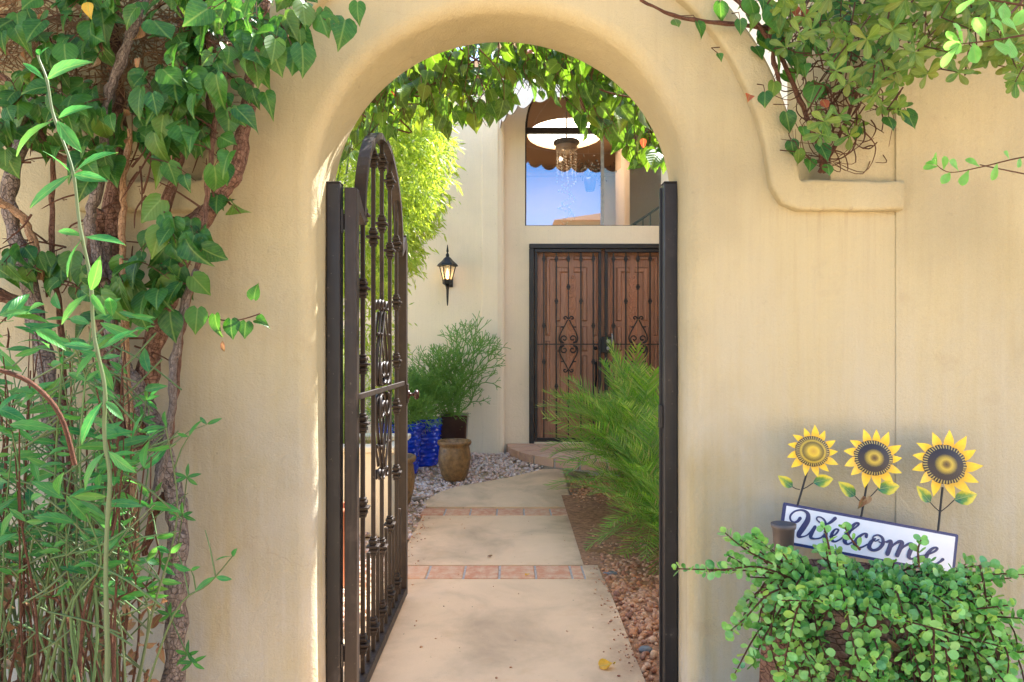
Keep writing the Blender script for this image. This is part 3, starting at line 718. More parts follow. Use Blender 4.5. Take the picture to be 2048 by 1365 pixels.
for side in (0, 1):
    x0 = CXD - .80 if side == 0 else CXD + .015; x1 = x0 + .785
    b = MB(); b.box(x0, x1, yd, yd + .05, .235, DT - .06)
    leaf = b.build('door_leaf', M_DOOR, fd)
    xm = (x0 + x1) / 2; zm = Z(677, yd); T = Z(512, yd); Bt = 2 * zm - T
    hw2 = .345
    pz = lambda px_: Z(px_, yd)
    for up in (True, False):
        for rt in (False, True):
            s_ = 1 if rt else -1
            for (ho, wv, wh, top, low) in ((hw2, .062, .062, 512, 672), (.215, .075, .075, 535, 643)):
                xa, xb_ = (xm + .028, xm + ho) if rt else (xm - ho, xm - .028)
                z1_, z0_ = pz(top), pz(low)
                if not up: z0_, z1_ = 2 * zm - z1_, 2 * zm - z0_
                pts = lpoly(xa, xb_, z0_, z1_, wv, wh, rt, up)
                raised(pts, yd).build('raised_panel', M_DOOR, leaf)
            if up:
                pts = [(xm + s_ * .178 - .0375, pz(703)), (xm + s_ * .178 + .0375, pz(703)), (xm + s_ * .178 + .0375, pz(652)), (xm + s_ * .178 - .0375, pz(652))]
                raised(pts, yd).build('raised_panel', M_DOOR, leaf)
    pts = [(xm - .065, pz(797)), (xm + .065, pz(797)), (xm + .065, pz(558)), (xm - .065, pz(558))]
    cp = raised(pts, yd, .008, .006).build('carved_panel', M_DOOR2, leaf)
    b = MB(); zz = pz(792)
    k = 0
    while zz < pz(565):
        s_ = 1 if k % 2 else -1
        b.tube(bez([(xm, yd - .010, zz), (xm + s_ * .035, yd - .014, zz + .035), (xm + s_ * .045, yd - .014, zz + .08), (xm + s_ * .018, yd - .014, zz + .095), (xm + s_ * .015, yd - .012, zz + .065)], 4), [.008] * 17, 5)
        b.tube([(xm - s_ * .004, yd - .010, zz), (xm - s_ * .045, yd - .013, zz + .05)], [.010, .003], 5)
        b.tube([(xm - s_ * .002, yd - .010, zz + .03), (xm - s_ * .035, yd - .013, zz + .085)], [.009, .003], 5)
        zz += .072; k += 1
    b.build('carving', M_DOOR2, leaf)
    hx = CXD - .085 if side == 0 else CXD + .085
    b = MB(); b.ball((hx, yd - .02, Z(697, yd)), .026, 12, 8); hl = b.build('deadbolt', M_BLACK, leaf) if side == 0 else None
    b = MB(); b.box(hx - .022, hx + .022, yd - .012, yd, Z(760, yd), Z(722, yd)); b.tube(bez([(hx, yd - .01, Z(725, yd)), (hx, yd - .07, Z(733, yd)), (hx, yd - .07, Z(755, yd)), (hx, yd - .01, Z(775, yd))], 5), .013, 8); b.ball((hx, yd - .03, Z(727, yd)), .022)
    b.build('door_handle', M_BLACK, leaf)
b = MB(); b.box(DL + .001, DR - .001, YD + .12, YD + .2, DT - .055, DT - .001); b.box(DL + .001, CXD - .805, YD + .12, YD + .2, DB, DT - .056); b.box(CXD + .805, DR - .001, YD + .12, YD + .2, DB, DT - .056); b.box(CXD - .013, CXD + .013, yd + .01, yd + .05, DB, DT - .06)
b.build('door_frame', M_DOOR, fd)

sg = thing('security_door', 'dark wrought iron double security door with scrolls over the wooden doors', 'security door', (CXD, YD, .22))
yg = YD + .03
b = MB(); b.box(DL - .02, DR + .02, YD - .02, YD + .05, DT - .05, DT + .012); b.box(DL - .02, DL + .045, YD - .02, YD + .05, DB - .02, DT - .051); b.box(DR - .045, DR + .02, YD - .02, YD + .05, DB - .02, DT - .051)
b.build('outer_frame', M_GRILLE, sg, bev=.006)
def collar(b, c, r=.02, h=.03, sq=True):
    x, y, z = c
    n = 4 if sq else 8
    for (rr, z0, z1) in ((r * .78, -h, -h * .55), (r * 1.0, -h * .5, -h * .12), (r * 1.25, -h * .12, h * .12), (r * 1.0, h * .12, h * .5), (r * .78, h * .55, h)):
        b.box(x - rr * .8, x + rr * .8, y - rr * .8, y + rr * .8, z + z0, z + z1)
def spiral(c, r0, turns, start, dirn, n=22):       # in the (u, z) plane: from outside in
    return [(c[0] + r0 * (1 - .78 * i / n) * math.cos(start + dirn * turns * 2 * PI * i / n), c[1] + r0 * (1 - .78 * i / n) * math.sin(start + dirn * turns * 2 * PI * i / n)) for i in range(n + 1)]
def lyre(h, wd):                                    # half of a lyre scroll, u >= 0, z from 0 (rail) up to h; list of polylines
    sh_ = [(0.01, h * .86), (wd * .30, h * .70), (wd * .72, h * .42), (wd * .93, h * .20), (wd * .80, h * .05), (wd * .45, h * .02)]
    body = [tuple(p)[:2] for p in bez([Vector((a, c_, 0)) for a, c_ in sh_], 6)]
    s1 = spiral((wd * .42, h * .17), h * .15, 1.15, R(-80), 1)
    s2 = spiral((wd * .34, h * .92), h * .085, .95, R(200), -1)
    spur = [(wd * .50, h * .60), (wd * .78, h * .60)]
    return [body, s1, s2, spur]
for side in (0, 1):
    s_ = -1 if side == 0 else 1
    xa, xb_ = (CXD - .905, CXD - .022) if side == 0 else (CXD + .022, CXD + .905)
    b = MB(); b.box(xa, xb_, YD - .005, YD + .04, DT - .10, DT - .054); b.box(xa, xb_, YD - .005, YD + .04, DB, DB + .05)
    b.box(xa, xa + .04, YD - .005, YD + .04, DB + .051, DT - .101); b.box(xb_ - .04, xb_, YD - .005, YD + .04, DB + .051, DT - .101)
    lf = b.build('gate_leaf', M_GRILLE, sg, bev=.005)
    xs = [X(1040 + q / 5.46, yg) for q in ((260, 397, 528, 665, 800) if side == 0 else (1020, 1155, 1288, 1420, 1553))]
    knock = {0: (518.5, 652, 724), 4: (518.5, 652, 724), 1: (518.5, 603, 773), 3: (518.5, 603, 773), 2: (518.5, 574.5, 803)}
    zr = Z(689, yg)
    for k, x in enumerate(xs):
        b = MB()
        if k == 2: b.box(x - .007, x + .007, yg - .007, yg + .007, Z(640, yg), DT - .102); b.box(x - .007, x + .007, yg - .007, yg + .007, DB + .052, Z(738, yg))
        else: b.box(x - .0095, x + .0095, yg - .0095, yg + .0095, DB + .052, DT - .102)
        br = b.build('grille_bar', M_GRILLE, lf)
        for py in knock[k]:
            b = MB(); collar(b, (x, yg, Z(py, yg)), .026, .034); b.build('collar', M_GRILLE, lf)
    b = MB(); b.box(xa + .041, xb_ - .041, yg - .016, yg - .008, zr - .008, zr + .008); b.build('crossbar', M_GRILLE, lf)
    xc = xs[2]
    b = MB()
    for up in (1, -1):
        for mir in (1, -1):
            for pl_ in lyre(.36, .13):
                b.tube([(xc + mir * u, yg - .018, zr + up * (z + .012)) for u, z in pl_], .0095, 5)
    b.build('scroll', M_GRILLE, lf)
b = MB(); xk = X(1213, yg); b.box(xk - .075, xk + .055, YD - .045, YD - .006, Z(706, yg), Z(674, yg)); lk = b.build('lock_box', M_BLACK, sg, bev=.006)
for py in (683, 697):
    b = MB(); b.tube([(xk + .012, YD - .045, Z(py, yg)), (xk + .012, YD - .062, Z(py, yg))], [.026, .022], 14); b.tube([(xk + .012, YD - .062, Z(py, yg)), (xk + .012, YD - .068, Z(py, yg))], .011, 10); b.build('lock_cylinder', M_STEEL, lk)
b = MB(); b.tube(bez([(xk + .06, YD - .03, Z(668, yg)), (xk + .06, YD - .075, Z(672, yg)), (xk + .06, YD - .075, Z(684, yg)), (xk + .06, YD - .03, Z(688, yg))], 4), .009, 6); b.build('pull_handle', M_STEEL, lk)

# ------------------------------------------------------------------ wall lantern
lx, ly = X(895, 8.78), 8.78
lamp = thing('wall_lantern', 'black lantern with lit flame bulb on the cream wall beside the entrance', 'lantern', (lx, YO, Z(560, ly)))
zf = lambda py: Z(py, ly)
b = MB(); b.lathe([(.004, zf(490)), (.010, zf(497)), (.016, zf(503)), (.008, zf(506)), (.022, zf(510)), (.020, zf(514)), (.045, zf(517)), (.07, zf(522)), (.12, zf(529)), (.135, zf(533)), (.11, zf(534))][::-1], (lx, ly, 0), 6, 0, False); b.build('roof', M_BLACK, lamp)
b = MB(); 
for i in range(6):
    a = 2 * PI * i / 6; b.tube([(lx + .100 * math.cos(a), ly + .100 * math.sin(a), zf(533.5)), (lx + .058 * math.cos(a), ly + .058 * math.sin(a), zf(560))], .007, 5)
b.lathe([(.02, zf(572)), (.062, zf(568)), (.066, zf(560)), (.055, zf(559))], (lx, ly, 0), 6, 0, False)
b.lathe([(.006, zf(612)), (.012, zf(604)), (.018, zf(580)), (.024, zf(574)), (.034, zf(572))], (lx, ly, 0), 10)
b.build('cage', M_BLACK, lamp)
b = MB(); V = [(lx + r * math.cos(2 * PI * i / 6 + PI / 6 * 0), ly + r * math.sin(2 * PI * i / 6), z) for (r, z) in ((.094, zf(534)), (.054, zf(559.5))) for i in range(6)]
b.add(V, [(i, (i + 1) % 6, 6 + (i + 1) % 6, 6 + i) for i in range(6)]); b.build('glass', M_LANT, lamp)
b = MB(); b.lathe([(.001, zf(538)), (.010, zf(544)), (.018, zf(550)), (.014, zf(556)), (.010, zf(559))][::-1], (lx, ly, 0), 10); b.build('flame_bulb', M_FLAME, lamp)
b = MB(); b.box(lx + .0, lx + .055, YO - .025, YO - .001, zf(573), zf(553)); b.tube([(lx + .03, YO - .02, zf(565)), (lx + .01, ly + .03, zf(567)), (lx, ly + .02, zf(566))], .014, 8); b.build('bracket', M_BLACK, lamp)

# ------------------------------------------------------------------ gate posts and gate
PX = (-.71, .634)
for i, (x0, x1, lab) in enumerate(((PX[0] + .004, PX[0] + .056, 'square black iron gate post on the left jamb carrying the hinges'), (PX[1] - .056, PX[1] - .004, 'square black iron latch post against the right jamb of the archway'))):
    pt = thing('gate_post', lab, 'post', ((x0 + x1) / 2, 2.69, 0), 'gate posts')
    b = MB(); b.box(x0, x1, 2.66, 2.715, -.05, Z(366, 2.66)); b.build('post', M_POST, pt, bev=.004, bseg=2)
    b = MB(); b.box(x0 - .001, x1 + .001, 2.659, 2.716, Z(366, 2.66), Z(366, 2.66) + .006); b.build('cap', M_POST, pt, bev=.002)
    if i: 
        b = MB(); b.box(x0 - .012, x0 - .0005, 2.675, 2.71, Z(858, 2.66), Z(812, 2.66)); b.build('strike_plate', M_POST, pt, bev=.002)
        b = MB(); b.box(x0 - .008, x0 - .0005, 2.70, 2.714, -.03, Z(372, 2.66)); b.build('stop_strip', M_POST, pt)
    else:
        b = MB(); b.tube([(x0 - .004, 2.655, Z(407, 2.66)), (x0 - .018, 2.655, Z(407, 2.66))], .016, 10); b.build('wall_anchor', M_TERRA, pt)
XG = -.621
gate = thing('iron_gate', 'open wrought iron gate leaf with arched top and scrolls inside the archway', 'gate', (XG, 2.69, .03))
Y0, Y1 = 2.69, 4.005
zs1 = Z(375, Y0)
tw = .024
b = MB(); b.box(XG - tw, XG + tw, Y0, Y0 + .05, .03, zs1); b.build('hinge_stile', M_IRON, gate, bev=.003)
b = MB(); zt0 = 2.045
b.prism([[(Y1 - .05, .03), (Y1, .03), (Y1, zt0 - .02), (Y1 - .05, zt0 + .03)]], XG - tw, XG + tw, 0, 'yz'); b.build('latch_stile', M_IRON, gate, bev=.003)
b = MB(); b.box(XG - tw, XG + tw, Y0 + .051, Y1 - .051, .03, .078); b.build('bottom_rail', M_IRON, gate, bev=.003)
zm = 1.237
b = MB(); b.box(XG + .004, XG + .016, Y0 + .051, Y1 - .051, zm - .012, zm + .012); b.build('middle_rail', M_IRON, gate, bev=.002)
ya, yb, zsp = 2.86, 3.85, 1.97
cyA, ryA = (ya + yb) / 2, (yb - ya) / 2
def sqsweep(pts, half, dirx=tw):
    b = MB(); V = []
    n = len(pts)
    for i, p in enumerate(pts):
        a, c = Vector(pts[max(0, i - 1)]), Vector(pts[min(n - 1, i + 1)]); t_ = (c - a).normalized(); nn = Vector((-t_.y, t_.x))
        for (o_, xx) in ((-half, -dirx), (half, -dirx), (half, dirx), (-half, dirx)):
            q = Vector(p) + nn * o_; V.append((XG + xx, q.x, q.y))
    b.add(V, [(i * 4 + j, i * 4 + (j + 1) % 4, (i + 1) * 4 + (j + 1) % 4, (i + 1) * 4 + j) for i in range(n - 1) for j in range(4)]); b.add(V[:4], [(0, 1, 2, 3)]); b.add(V[-4:], [(3, 2, 1, 0)])
    return b
arcp = [(cyA - ryA * math.cos(PI * i / 32), zsp + .455 * math.sin(PI * i / 32)) for i in range(33)]
ao = sqsweep(arcp, .014).build('arch_rail', M_IRON, gate); 
b = MB(); b.prism([[(Y0 + .051, zs1 - .075), (ya + .012, zsp - .035), (ya + .012, zsp - .004), (Y0 + .051, zs1 - .004)]], XG - tw * .9, XG + tw * .9, 0, 'yz'); b.build('shoulder_rail', M_IRON, gate, bev=.002)
b = MB(); b.prism([[(yb - .012, zsp - .035), (Y1 - .051, zt0 - .05), (Y1 - .051, zt0 + .02), (yb - .012, zsp - .004)]], XG - tw * .9, XG + tw * .9, 0, 'yz'); b.build('shoulder_rail', M_IRON, gate, bev=.002)
def arch_z(y):
    t_ = max(-1, min(1, (y - cyA) / ryA)); return zsp + .445 * math.sqrt(max(0, 1 - t_ * t_))
bars = {2.913: (430, 577, 729, 847, 1015, 1288), 3.134: (318, 475, 1092, 1252), 3.338: (325, 448, 1093, 1218), 3.557: (363, 502, 1048, 1187), 3.757: (487, 605, 722, 813, 945, 1162)}
for y, cols_ in bars.items():
    b = MB(); hb = .009
    if y == 3.338:
        b.box(XG - hb, XG + hb, y - hb, y + hb, Z(625, y), arch_z(y)); b.box(XG - hb, XG + hb, y - hb, y + hb, .079, Z(925, y))
    else: b.box(XG - hb, XG + hb, y - hb, y + hb, .079, arch_z(y))
    br = b.build('picket', M_IRON, gate, bev=.002)
    for py in cols_:
        zc_ = Z(py, y); b = MB()
        for (rr, z0, z1) in ((.0145, -.042, -.030), (.019, -.030, -.014), (.0165, -.014, -.006), (.028, -.006, .006), (.0165, .006, .014), (.019, .014, .030), (.0145, .030, .042)):
            V = []
            b.box(XG - rr, XG + rr, y - rr, y + rr, zc_ + z0, zc_ + z1 - .0005)
        b.build('collar', M_IRON, br, bev=.004, bseg=2)
for y in (2.81, 3.024, 3.236, 3.448, 3.657, 3.862):
    b = MB(); b.box(XG - .008, XG + .008, y - .008, y + .008, .079, .55); b.build('short_picket', M_IRON, gate, bev=.002)
yc = 3.338
b = MB()
for up, hh in ((1, .41), (-1, .41)):
    for mir in (1, -1):
        for pl_ in lyre(hh, .15):
            P3 = [(XG, yc + mir * u, zm + up * (z + .014)) for u, z in pl_]
            b.tube(P3, .0085, 6, twist=R(45))
            b.tube([(p[0] + .016, p[1], p[2]) for p in P3], .006, 5)
            b.tube([(p[0] - .016, p[1], p[2]) for p in P3], .006, 5)
b.build('scroll', M_IRON, gate)
b = MB(); b.box(XG + tw + .0005, XG + tw + .008, Y1 - .048, Y1 - .004, Z(806, Y1), Z(768, Y1)); lp = b.build('latch_plate', M_IRON, gate, bev=.002)
b = MB(); zk = Z(789, Y1)
kx = XG + tw + .008
b.tube([(kx, Y1 - .026, zk), (kx + .006, Y1 - .026, zk), (kx + .010, Y1 - .026, zk), (kx + .03, Y1 - .026, zk), (kx + .036, Y1 - .026, zk), (kx + .048, Y1 - .026, zk), (kx + .058, Y1 - .026, zk), (kx + .062, Y1 - .026, zk)], [.026, .026, .010, .010, .024, .030, .022, .004], 14)
b.build('knob', M_KNOB, lp)
for py in (443, 1310):
    b = MB(); z = Z(py, 2.69); b.tube([(XG - tw - .012, 2.69, z - .045), (XG - tw - .012, 2.69, z + .045)], .0105, 10); b.tube([(XG - tw - .012, 2.69, z - .002), (XG - tw - .012, 2.69, z + .002)], .012, 10); b.box(PX[0] + .0565, XG - tw - .0005, 2.694, 2.702, z - .03, z + .03)
    b.build('hinge', M_POST, gate)

# ------------------------------------------------------------------ leaves
def leaf_geo(prof, L, W, fold=.25, curl=.25, wav=.04, cols=(-1, -.5, 0, .5, 1), seed=0, base_drop=0.0):
    """leaf along +Y from the origin, normal +Z"""
    r_ = random.Random(seed); V, U, Fc = [], [], []
    k = len(cols); side = r_.uniform(-.12, .12)
    for (t_, w_) in prof:
        for c in cols:
            x = c * w_ * W / 2
            y = t_ * L - base_drop * L * abs(c) * max(0, .35 - t_) 
            z = fold * abs(x) - curl * L * (t_ - .2) ** 2 * (1 if t_ > .2 else .3) + wav * L * math.sin(5 * t_ + 2.2 * c + seed) * abs(c) 
            x += side * L * t_ * t_
            V.append((x, y, z)); U.append((.5 + c * .5 * w_, t_))
    for i in range(len(prof) - 1):
        for j in range(k - 1): Fc.append((i * k + j, i * k + j + 1, (i + 1) * k + j + 1, (i + 1) * k + j))
    return V, Fc, U
HEART = [(0, .30), (.06, .66), (.18, .94), (.34, 1.0), (.52, .84), (.70, .52), (.86, .20), (1, .015)]
LANCE = [(0, .05), (.12, .45), (.3, .86), (.5, 1.0), (.72, .80), (.9, .36), (1, .03)]
OBOV = [(0, .08), (.2, .32), (.45, .75), (.68, 1.0), (.85, .86), (.95, .5), (1, .08)]
ROUND = [(0, .14), (.16, .55), (.4, .95), (.62, 1.0), (.82, .78), (.94, .42), (1, .06)]
C3 = (-1, 0, 1)
def leaf_meshes(name, prof, m, n, **kw):
    out = []
    for i in range(n):
        a = dict(kw); V, Fc, U = leaf_geo(prof, 1, kw.get('W', 1), kw.get('fold', .25) * (.6 + .8 * (i % 3) / 2), kw.get('curl', .3) * (.4 + (i * .37) % 1.2), kw.get('wav', .03), kw.get('cols', (-1, -.5, 0, .5, 1)), i * 13 + 1, kw.get('drop', 0))
        b = MB().add(V, Fc, U, 0, True)
        me = bpy.data.meshes.new(name); me.from_pydata(b.v, [], b.f); me.materials.append(m); me.polygons.foreach_set('use_smooth', b.s)
        uv = me.uv_layers.new(name='UVMap'); uv.data.foreach_set('uv', [c for p in b.u for c in p]); me.update(); out.append(me)
    return out
def frame(pos, tip, nrm, L, Wf=1.0):
    y = Vector(tip).normalized(); z = Vector(nrm); z = z - y * z.dot(y)
    if z.length < 1e-5: z = y.orthogonal()
    z.normalize(); x = y.cross(z)
    M = Matrix((x, y, z)).transposed().to_4x4()
    return Matrix.Translation(pos) @ M @ Matrix.Diagonal((L * Wf, L, L, 1))
def rnd_dir(v, s): return (Vector(v).normalized() + Vector((rng.gauss(0, s), rng.gauss(0, s), rng.gauss(0, s)))).normalized()
class Leaves:
    """leaf placements of one plant: the nearest ones become parts, what is left past the limit one stuff part"""
    def __init__(s): s.L = []
    def add(s, M, meshes, name='leaf', big=None): s.L.append((M, meshes, name))
    def build(s, root, limit=295, stuffname='foliage'):
        # those that show largest first
        def size(e):
            p = e[0].translation; return e[0].col[1].length / max(.3, p.y)
        order = sorted(s.L, key=size, reverse=True)
        for (M, me, name) in order[:limit]:
            o = bpy.data.objects.new(name, me); link(o, root, M)
        rest = order[limit:]
        if rest:
            b = {}
            for (M, me, name) in rest: b.setdefault(me.materials[0].name, []).append((M, me))
            V, Fc, U, mi, mats = [], [], [], [], []
            for k, (mn, lst) in enumerate(b.items()):
                mats.append(bpy.data.materials[mn])
                for (M, me) in lst:
                    o0 = len(V); V += [M @ v.co for v in me.vertices]
                    uvd = me.uv_layers[0].data
                    for p in me.polygons:
                        Fc.append([o0 + i for i in p.vertices]); mi.append(k); U += [tuple(uvd[i].uv) for i in p.loop_indices]
            mm = MB(); mm.v = V; mm.f = Fc; mm.u = U; mm.m = mi; mm.s = [True] * len(Fc)
            kind(mm.build(stuffname, mats, root, fixn=False), 'stuff')
H_L = leaf_meshes('leaf', HEART, M_LEAF, 5, W=.86, fold=.22, curl=.35, wav=.03, drop=.35) + leaf_meshes('leaf', HEART, M_LEAF, 4, W=.78, fold=.45, curl=.75, wav=.07, drop=.3) + leaf_meshes('leaf', HEART, M_LEAF, 3, W=.95, fold=-.12, curl=.2, wav=.06, drop=.4)
H_A = leaf_meshes('leaf', HEART, M_LEAFA, 6, W=.82, fold=.28, curl=.40, wav=.04, drop=.3)
H_Y = leaf_meshes('leaf', HEART, M_LEAFY, 2, W=.8, fold=.2, curl=.4, wav=.05)
H_D = leaf_meshes('dry_leaf', LANCE, M_DRY, 4, W=.5, fold=.5, curl=.8, wav=.10)
H_R = leaf_meshes('bract', HEART, M_RED, 2, W=.8, fold=.4, curl=.5, wav=.06)
L_L = leaf_meshes('leaf', LANCE, M_LANCE, 5, W=.28, fold=.25, curl=.30, wav=.015)
O_L = leaf_meshes('leaf', OBOV, M_OBOV, 5, W=.40, fold=.2, curl=.25, wav=.02)
O_F = leaf_meshes('leaf', OBOV, M_OBOVL, 3, W=.5, fold=.2, curl=.22, wav=.02)
J_L = leaf_meshes('leaf', ROUND, M_JADE, 4, W=.86, fold=.18, curl=-.12, wav=.0, cols=C3)

def shoot(tw, lv, pts, n, size, meshes, rad=.0022, facing=(0, -1, .35), fs=.35, tipd=(0, -.1, -1), ts=.45, pet=.35, jit=.25, dens_from=.1):
    """a thin twig along pts with alternate stalked leaves"""
    c = bez(pts, 5); k = len(c)
    tw.tube(c, [rad * (1.2 - .7 * i / (k - 1)) for i in range(k)], 5)
    for i in range(n):
        f = dens_from + (1 - dens_from) * (i + rng.random() * .7) / n; q = min(k - 2, int(f * (k - 1))); p = c[q].lerp(c[q + 1], f * (k - 1) - q)
        t_ = (c[q + 1] - c[q]).normalized()
        nrm = rnd_dir(facing, fs); tip = rnd_dir(Vector(tipd) + t_ * .35, ts)
        sz = size * rng.uniform(1 - jit * 2.0, 1 + jit)
        pd = (tip * .5 + rnd_dir(facing, .8) * .5 + Vector((0, 0, .25))).normalized() * sz * pet
        b0 = p + pd
        tw.tube([p, p + pd * .5 + Vector((0, 0, sz * .04)), b0], [rad * .7, rad * .5, rad * .45], 4, caps=False)
        lv.add(frame(b0, tip, nrm, sz, rng.uniform(.85, 1.1)), rng.choice(meshes), meshes[0].name.split('.')[0])

# ------------------------------------------------------------------ left bougainvillea: trunks, twigs, leaves
lvn = thing('bougainvillea', 'old woody bougainvillea with big heart shaped leaves climbing left of the arch', 'vine', P(330, 1400, 2.3), 'bougainvillea vines')
def trunk(pts, w0, w1, m=M_BARK, D=2.36, parent=lvn, n=12, name='trunk'):
    Pp = []
    for p in pts: Pp.append(P(p[0], p[1], p[2] if len(p) > 2 else D))
    c = bez(Pp, 6); k = len(c)
    for i in range(1, k - 1): c[i] = c[i] + Vector((rng.gauss(0, .0025), rng.gauss(0, .002), 0))
    d = Pp[0].y
    b = MB(); b.tube(c, [(w0 + (w1 - w0) * i / (k - 1)) / 2 * d / F * (1 + .12 * math.sin(i * 1.3 + w0)) for i in range(k)], n, wob=.35)
    return b.build(name, m, parent, fixn=False)
trunk([(338, 1440), (352, 1290), (352, 1180), (358, 1080), (345, 990), (322, 890), (298, 825), (262, 760), (236, 715), (222, 640), (212, 560), (204, 470)], 42, 30, M_BARKG, 2.33)
trunk([(276, 900), (292, 750), (322, 650), (345, 560), (390, 460), (440, 392), (470, 345), (490, 260), (503, 150), (520, 40), (560, -60)], 44, 20, M_BARK, 2.38)
trunk([(336, 900), (350, 800), (358, 700), (372, 620), (392, 540), (408, 450), (415, 360), (430, 250), (455, 120)], 12, 10, M_BARK, 2.30)
trunk([(300, 1020), (330, 900), (345, 800), (348, 720), (372, 600), (395, 540)], 15, 15, M_BARKG, 2.27)
trunk([(262, 1180), (255, 1000), (240, 860), (222, 720), (205, 600), (196, 480), (200, 420)], 34, 30, M_BARK, 2.40)
trunk([(150, 1440), (132, 1150), (112, 900), (88, 720), (72, 630), (52, 540), (25, 450), (18, 380), (40, 290), (70, 200)], 34, 26, M_BARKG, 2.30)
trunk([(-60, 570), (0, 590), (50, 612), (80, 640)], 26, 22, M_BARK, 2.37)
trunk([(272, 1150), (262, 900), (252, 700), (247, 560), (246, 430), (250, 350), (260, 260)], 16, 11, M_TWIGT, 2.26)
trunk([(205, 560), (192, 500), (180, 430), (205, 340), (210, 240), (222, 180), (252, 100), (280, 20), (300, -60)], 20, 18, M_BARKG, 2.29)
trunk([(150, 1100), (130, 800), (118, 620), (106, 520), (104, 400), (110, 290)], 12, 9, M_BARK, 2.36)
trunk([(-20, 395), (40, 430), (66, 480), (80, 560)], 18, 13, M_TWIGT, 2.28)
trunk([(418, 300), (420, 150), (410, 30), (400, -60)], 13, 12, M_BARK, 2.34)
trunk([(235, 560), (222, 420), (238, 300), (232, 160), (222, 30), (220, -60)], 32, 22, M_BARK, 2.42)
trunk([(300, 700), (310, 560), (330, 420), (362, 300), (372, 150), (360, 0)], 22, 16, M_BARK, 2.41)
trunk([(440, 395), (400, 420), (360, 440), (300, 420)], 12, 8, M_BARK, 2.40)
trunk([(160, 330), (100, 300), (50, 200), (0, 150)], 14, 10, M_BARK, 2.34)
trunk([(330, 985), (305, 1040), (290, 1110)], 16, 12, M_TWIG, 2.35)
tw = MB(); lv = Leaves()
thorn = MB()
for i in range(60):        # thin side branches with thorns
    px, py = rng.uniform(10, 470), rng.uniform(120, 700)
    a = rng.uniform(0, 2 * PI); l = rng.uniform(40, 130); D = rng.uniform(2.24, 2.42)
    pts = [P(px, py, D), P(px + math.cos(a) * l * .5 + rng.gauss(0, 8), py + math.sin(a) * l * .5, D - .02), P(px + math.cos(a) * l, py + math.sin(a) * l + 8, D - rng.uniform(0, .05))]
    if px > 380 and py > 420: continue
    sb = MB(); sb.tube(bez(pts, 4), [.004, .0037, .0034, .003, .0028, .0025, .0022, .0018, .001], 5)
    for k in range(3):
        p = pts[0].lerp(pts[2], rng.random()); sb.tube([p, p + Vector((rng.gauss(0, .012), rng.gauss(0, .006), rng.gauss(0, .012)))], [.0016, .0003], 4)
    sb.build('side_branch', M_TWIG, lvn, fixn=False)
th = MB()                  # dry thatch at the top left
for i in range(800):
    px = rng.uniform(-80, 440); py = rng.gauss(70, 75) + max(0, px - 250) * -.12; D = rng.uniform(2.36, 2.48)
    if py > 300: continue
    a = rng.gauss(.3, .9); l = rng.uniform(30, 120)
    p0 = P(px, py, D); p2 = P(px + math.cos(a) * l, py + math.sin(a) * l, D + rng.gauss(0, .03)); pm = (p0 + p2) / 2 + Vector((rng.gauss(0, .02), rng.gauss(0, .02), rng.gauss(0, .02)))
    th.tube([p0, pm, p2], [.0024, .002, .0012], 4, caps=False)
kind(th.build('dry_twig', M_TWIGT, lvn, fixn=False), 'stuff')
tw = MB()
SZ = .082
clusters = [(95, 110, 90, 60, 7), (210, 110, 60, 60, 4), (440, 60, 80, 40, 4),  # px, py, spread x, spread y, shoots
    (300, 10, 210, 30, 15), (70, 40, 90, 60, 3), (600, 45, 80, 40, 7), (470, 110, 60, 50, 6), (400, 130, 60, 60, 6), (350, 210, 80, 60, 8), (260, 250, 80, 60, 7), (150, 230, 110, 60, 9),
    (40, 230, 50, 80, 4), (330, 300, 90, 50, 7), (410, 280, 50, 60, 5), (250, 320, 70, 40, 3), (60, 310, 60, 40, 2), (370, 450, 50, 40, 5), (330, 490, 50, 30, 4), (290, 575, 70, 35, 6), (380, 600, 40, 22, 4), (60, 540, 70, 30, 5), (140, 560, 60, 40, 4), (20, 510, 30, 30, 2)]
for (cx_, cy_, sx_, sy_, ns) in clusters:
    for i in range(ns):
        px, py = cx_ + rng.uniform(-sx_, sx_), cy_ + rng.uniform(-sy_, sy_); D = rng.uniform(2.12, 2.34)
        a = rng.uniform(-.2, PI + .2); l = rng.uniform(40, 110)
        p0 = P(px, py - 30, D + .08); p1 = P(px + math.cos(a) * l * .5, py - 30 + math.sin(a) * l * .25, D + .02); p2 = P(px + math.cos(a) * l, py - 10 + math.sin(a) * l * .55, D - .03)
        shoot(tw, lv, [p0, p1, p2], rng.choice((3, 4, 4, 5)), SZ, H_L)
# single leaves that stand out against the wall (pixel of the leaf base, length in pixels, tip direction)
solo = [(690, 40, 62, (-.1, -1)), (715, 5, 45, (.2, -1)), (640, 30, 50, (.3, -1)), (600, 60, 56, (.4, -1)), (575, 75, 50, (-.1, -1)), (530, 185, 46, (.25, -.8)), (505, 180, 38, (.3, -1)), (508, 598, 34, (.2, 1)), (512, 640, 30, (1, -.3)), (492, 645, 34, (0, -1)), (430, 630, 46, (.2, -1)), (462, 640, 40, (.3, -1)), (395, 618, 52, (-.1, -1)), (340, 625, 62, (-.05, -1)), (450, 330, 44, (.1, -1)), (440, 160, 58, (-.1, -1)), (460, 215, 60, (.0, -1))]
for (px, py, l, d) in solo:
    D = 2.22; p = P(px, py, D); 
    lv.add(frame(p, rnd_dir((d[0], -.15, d[1]), .12), rnd_dir((0, -1, .3), .25), l * D / F), rng.choice(H_L), 'leaf')
tw.tube(bez([P(395, 628, 2.27), P(440, 640, 2.25), P(480, 640, 2.22), P(520, 628, 2.2)], 4), .0022, 5)
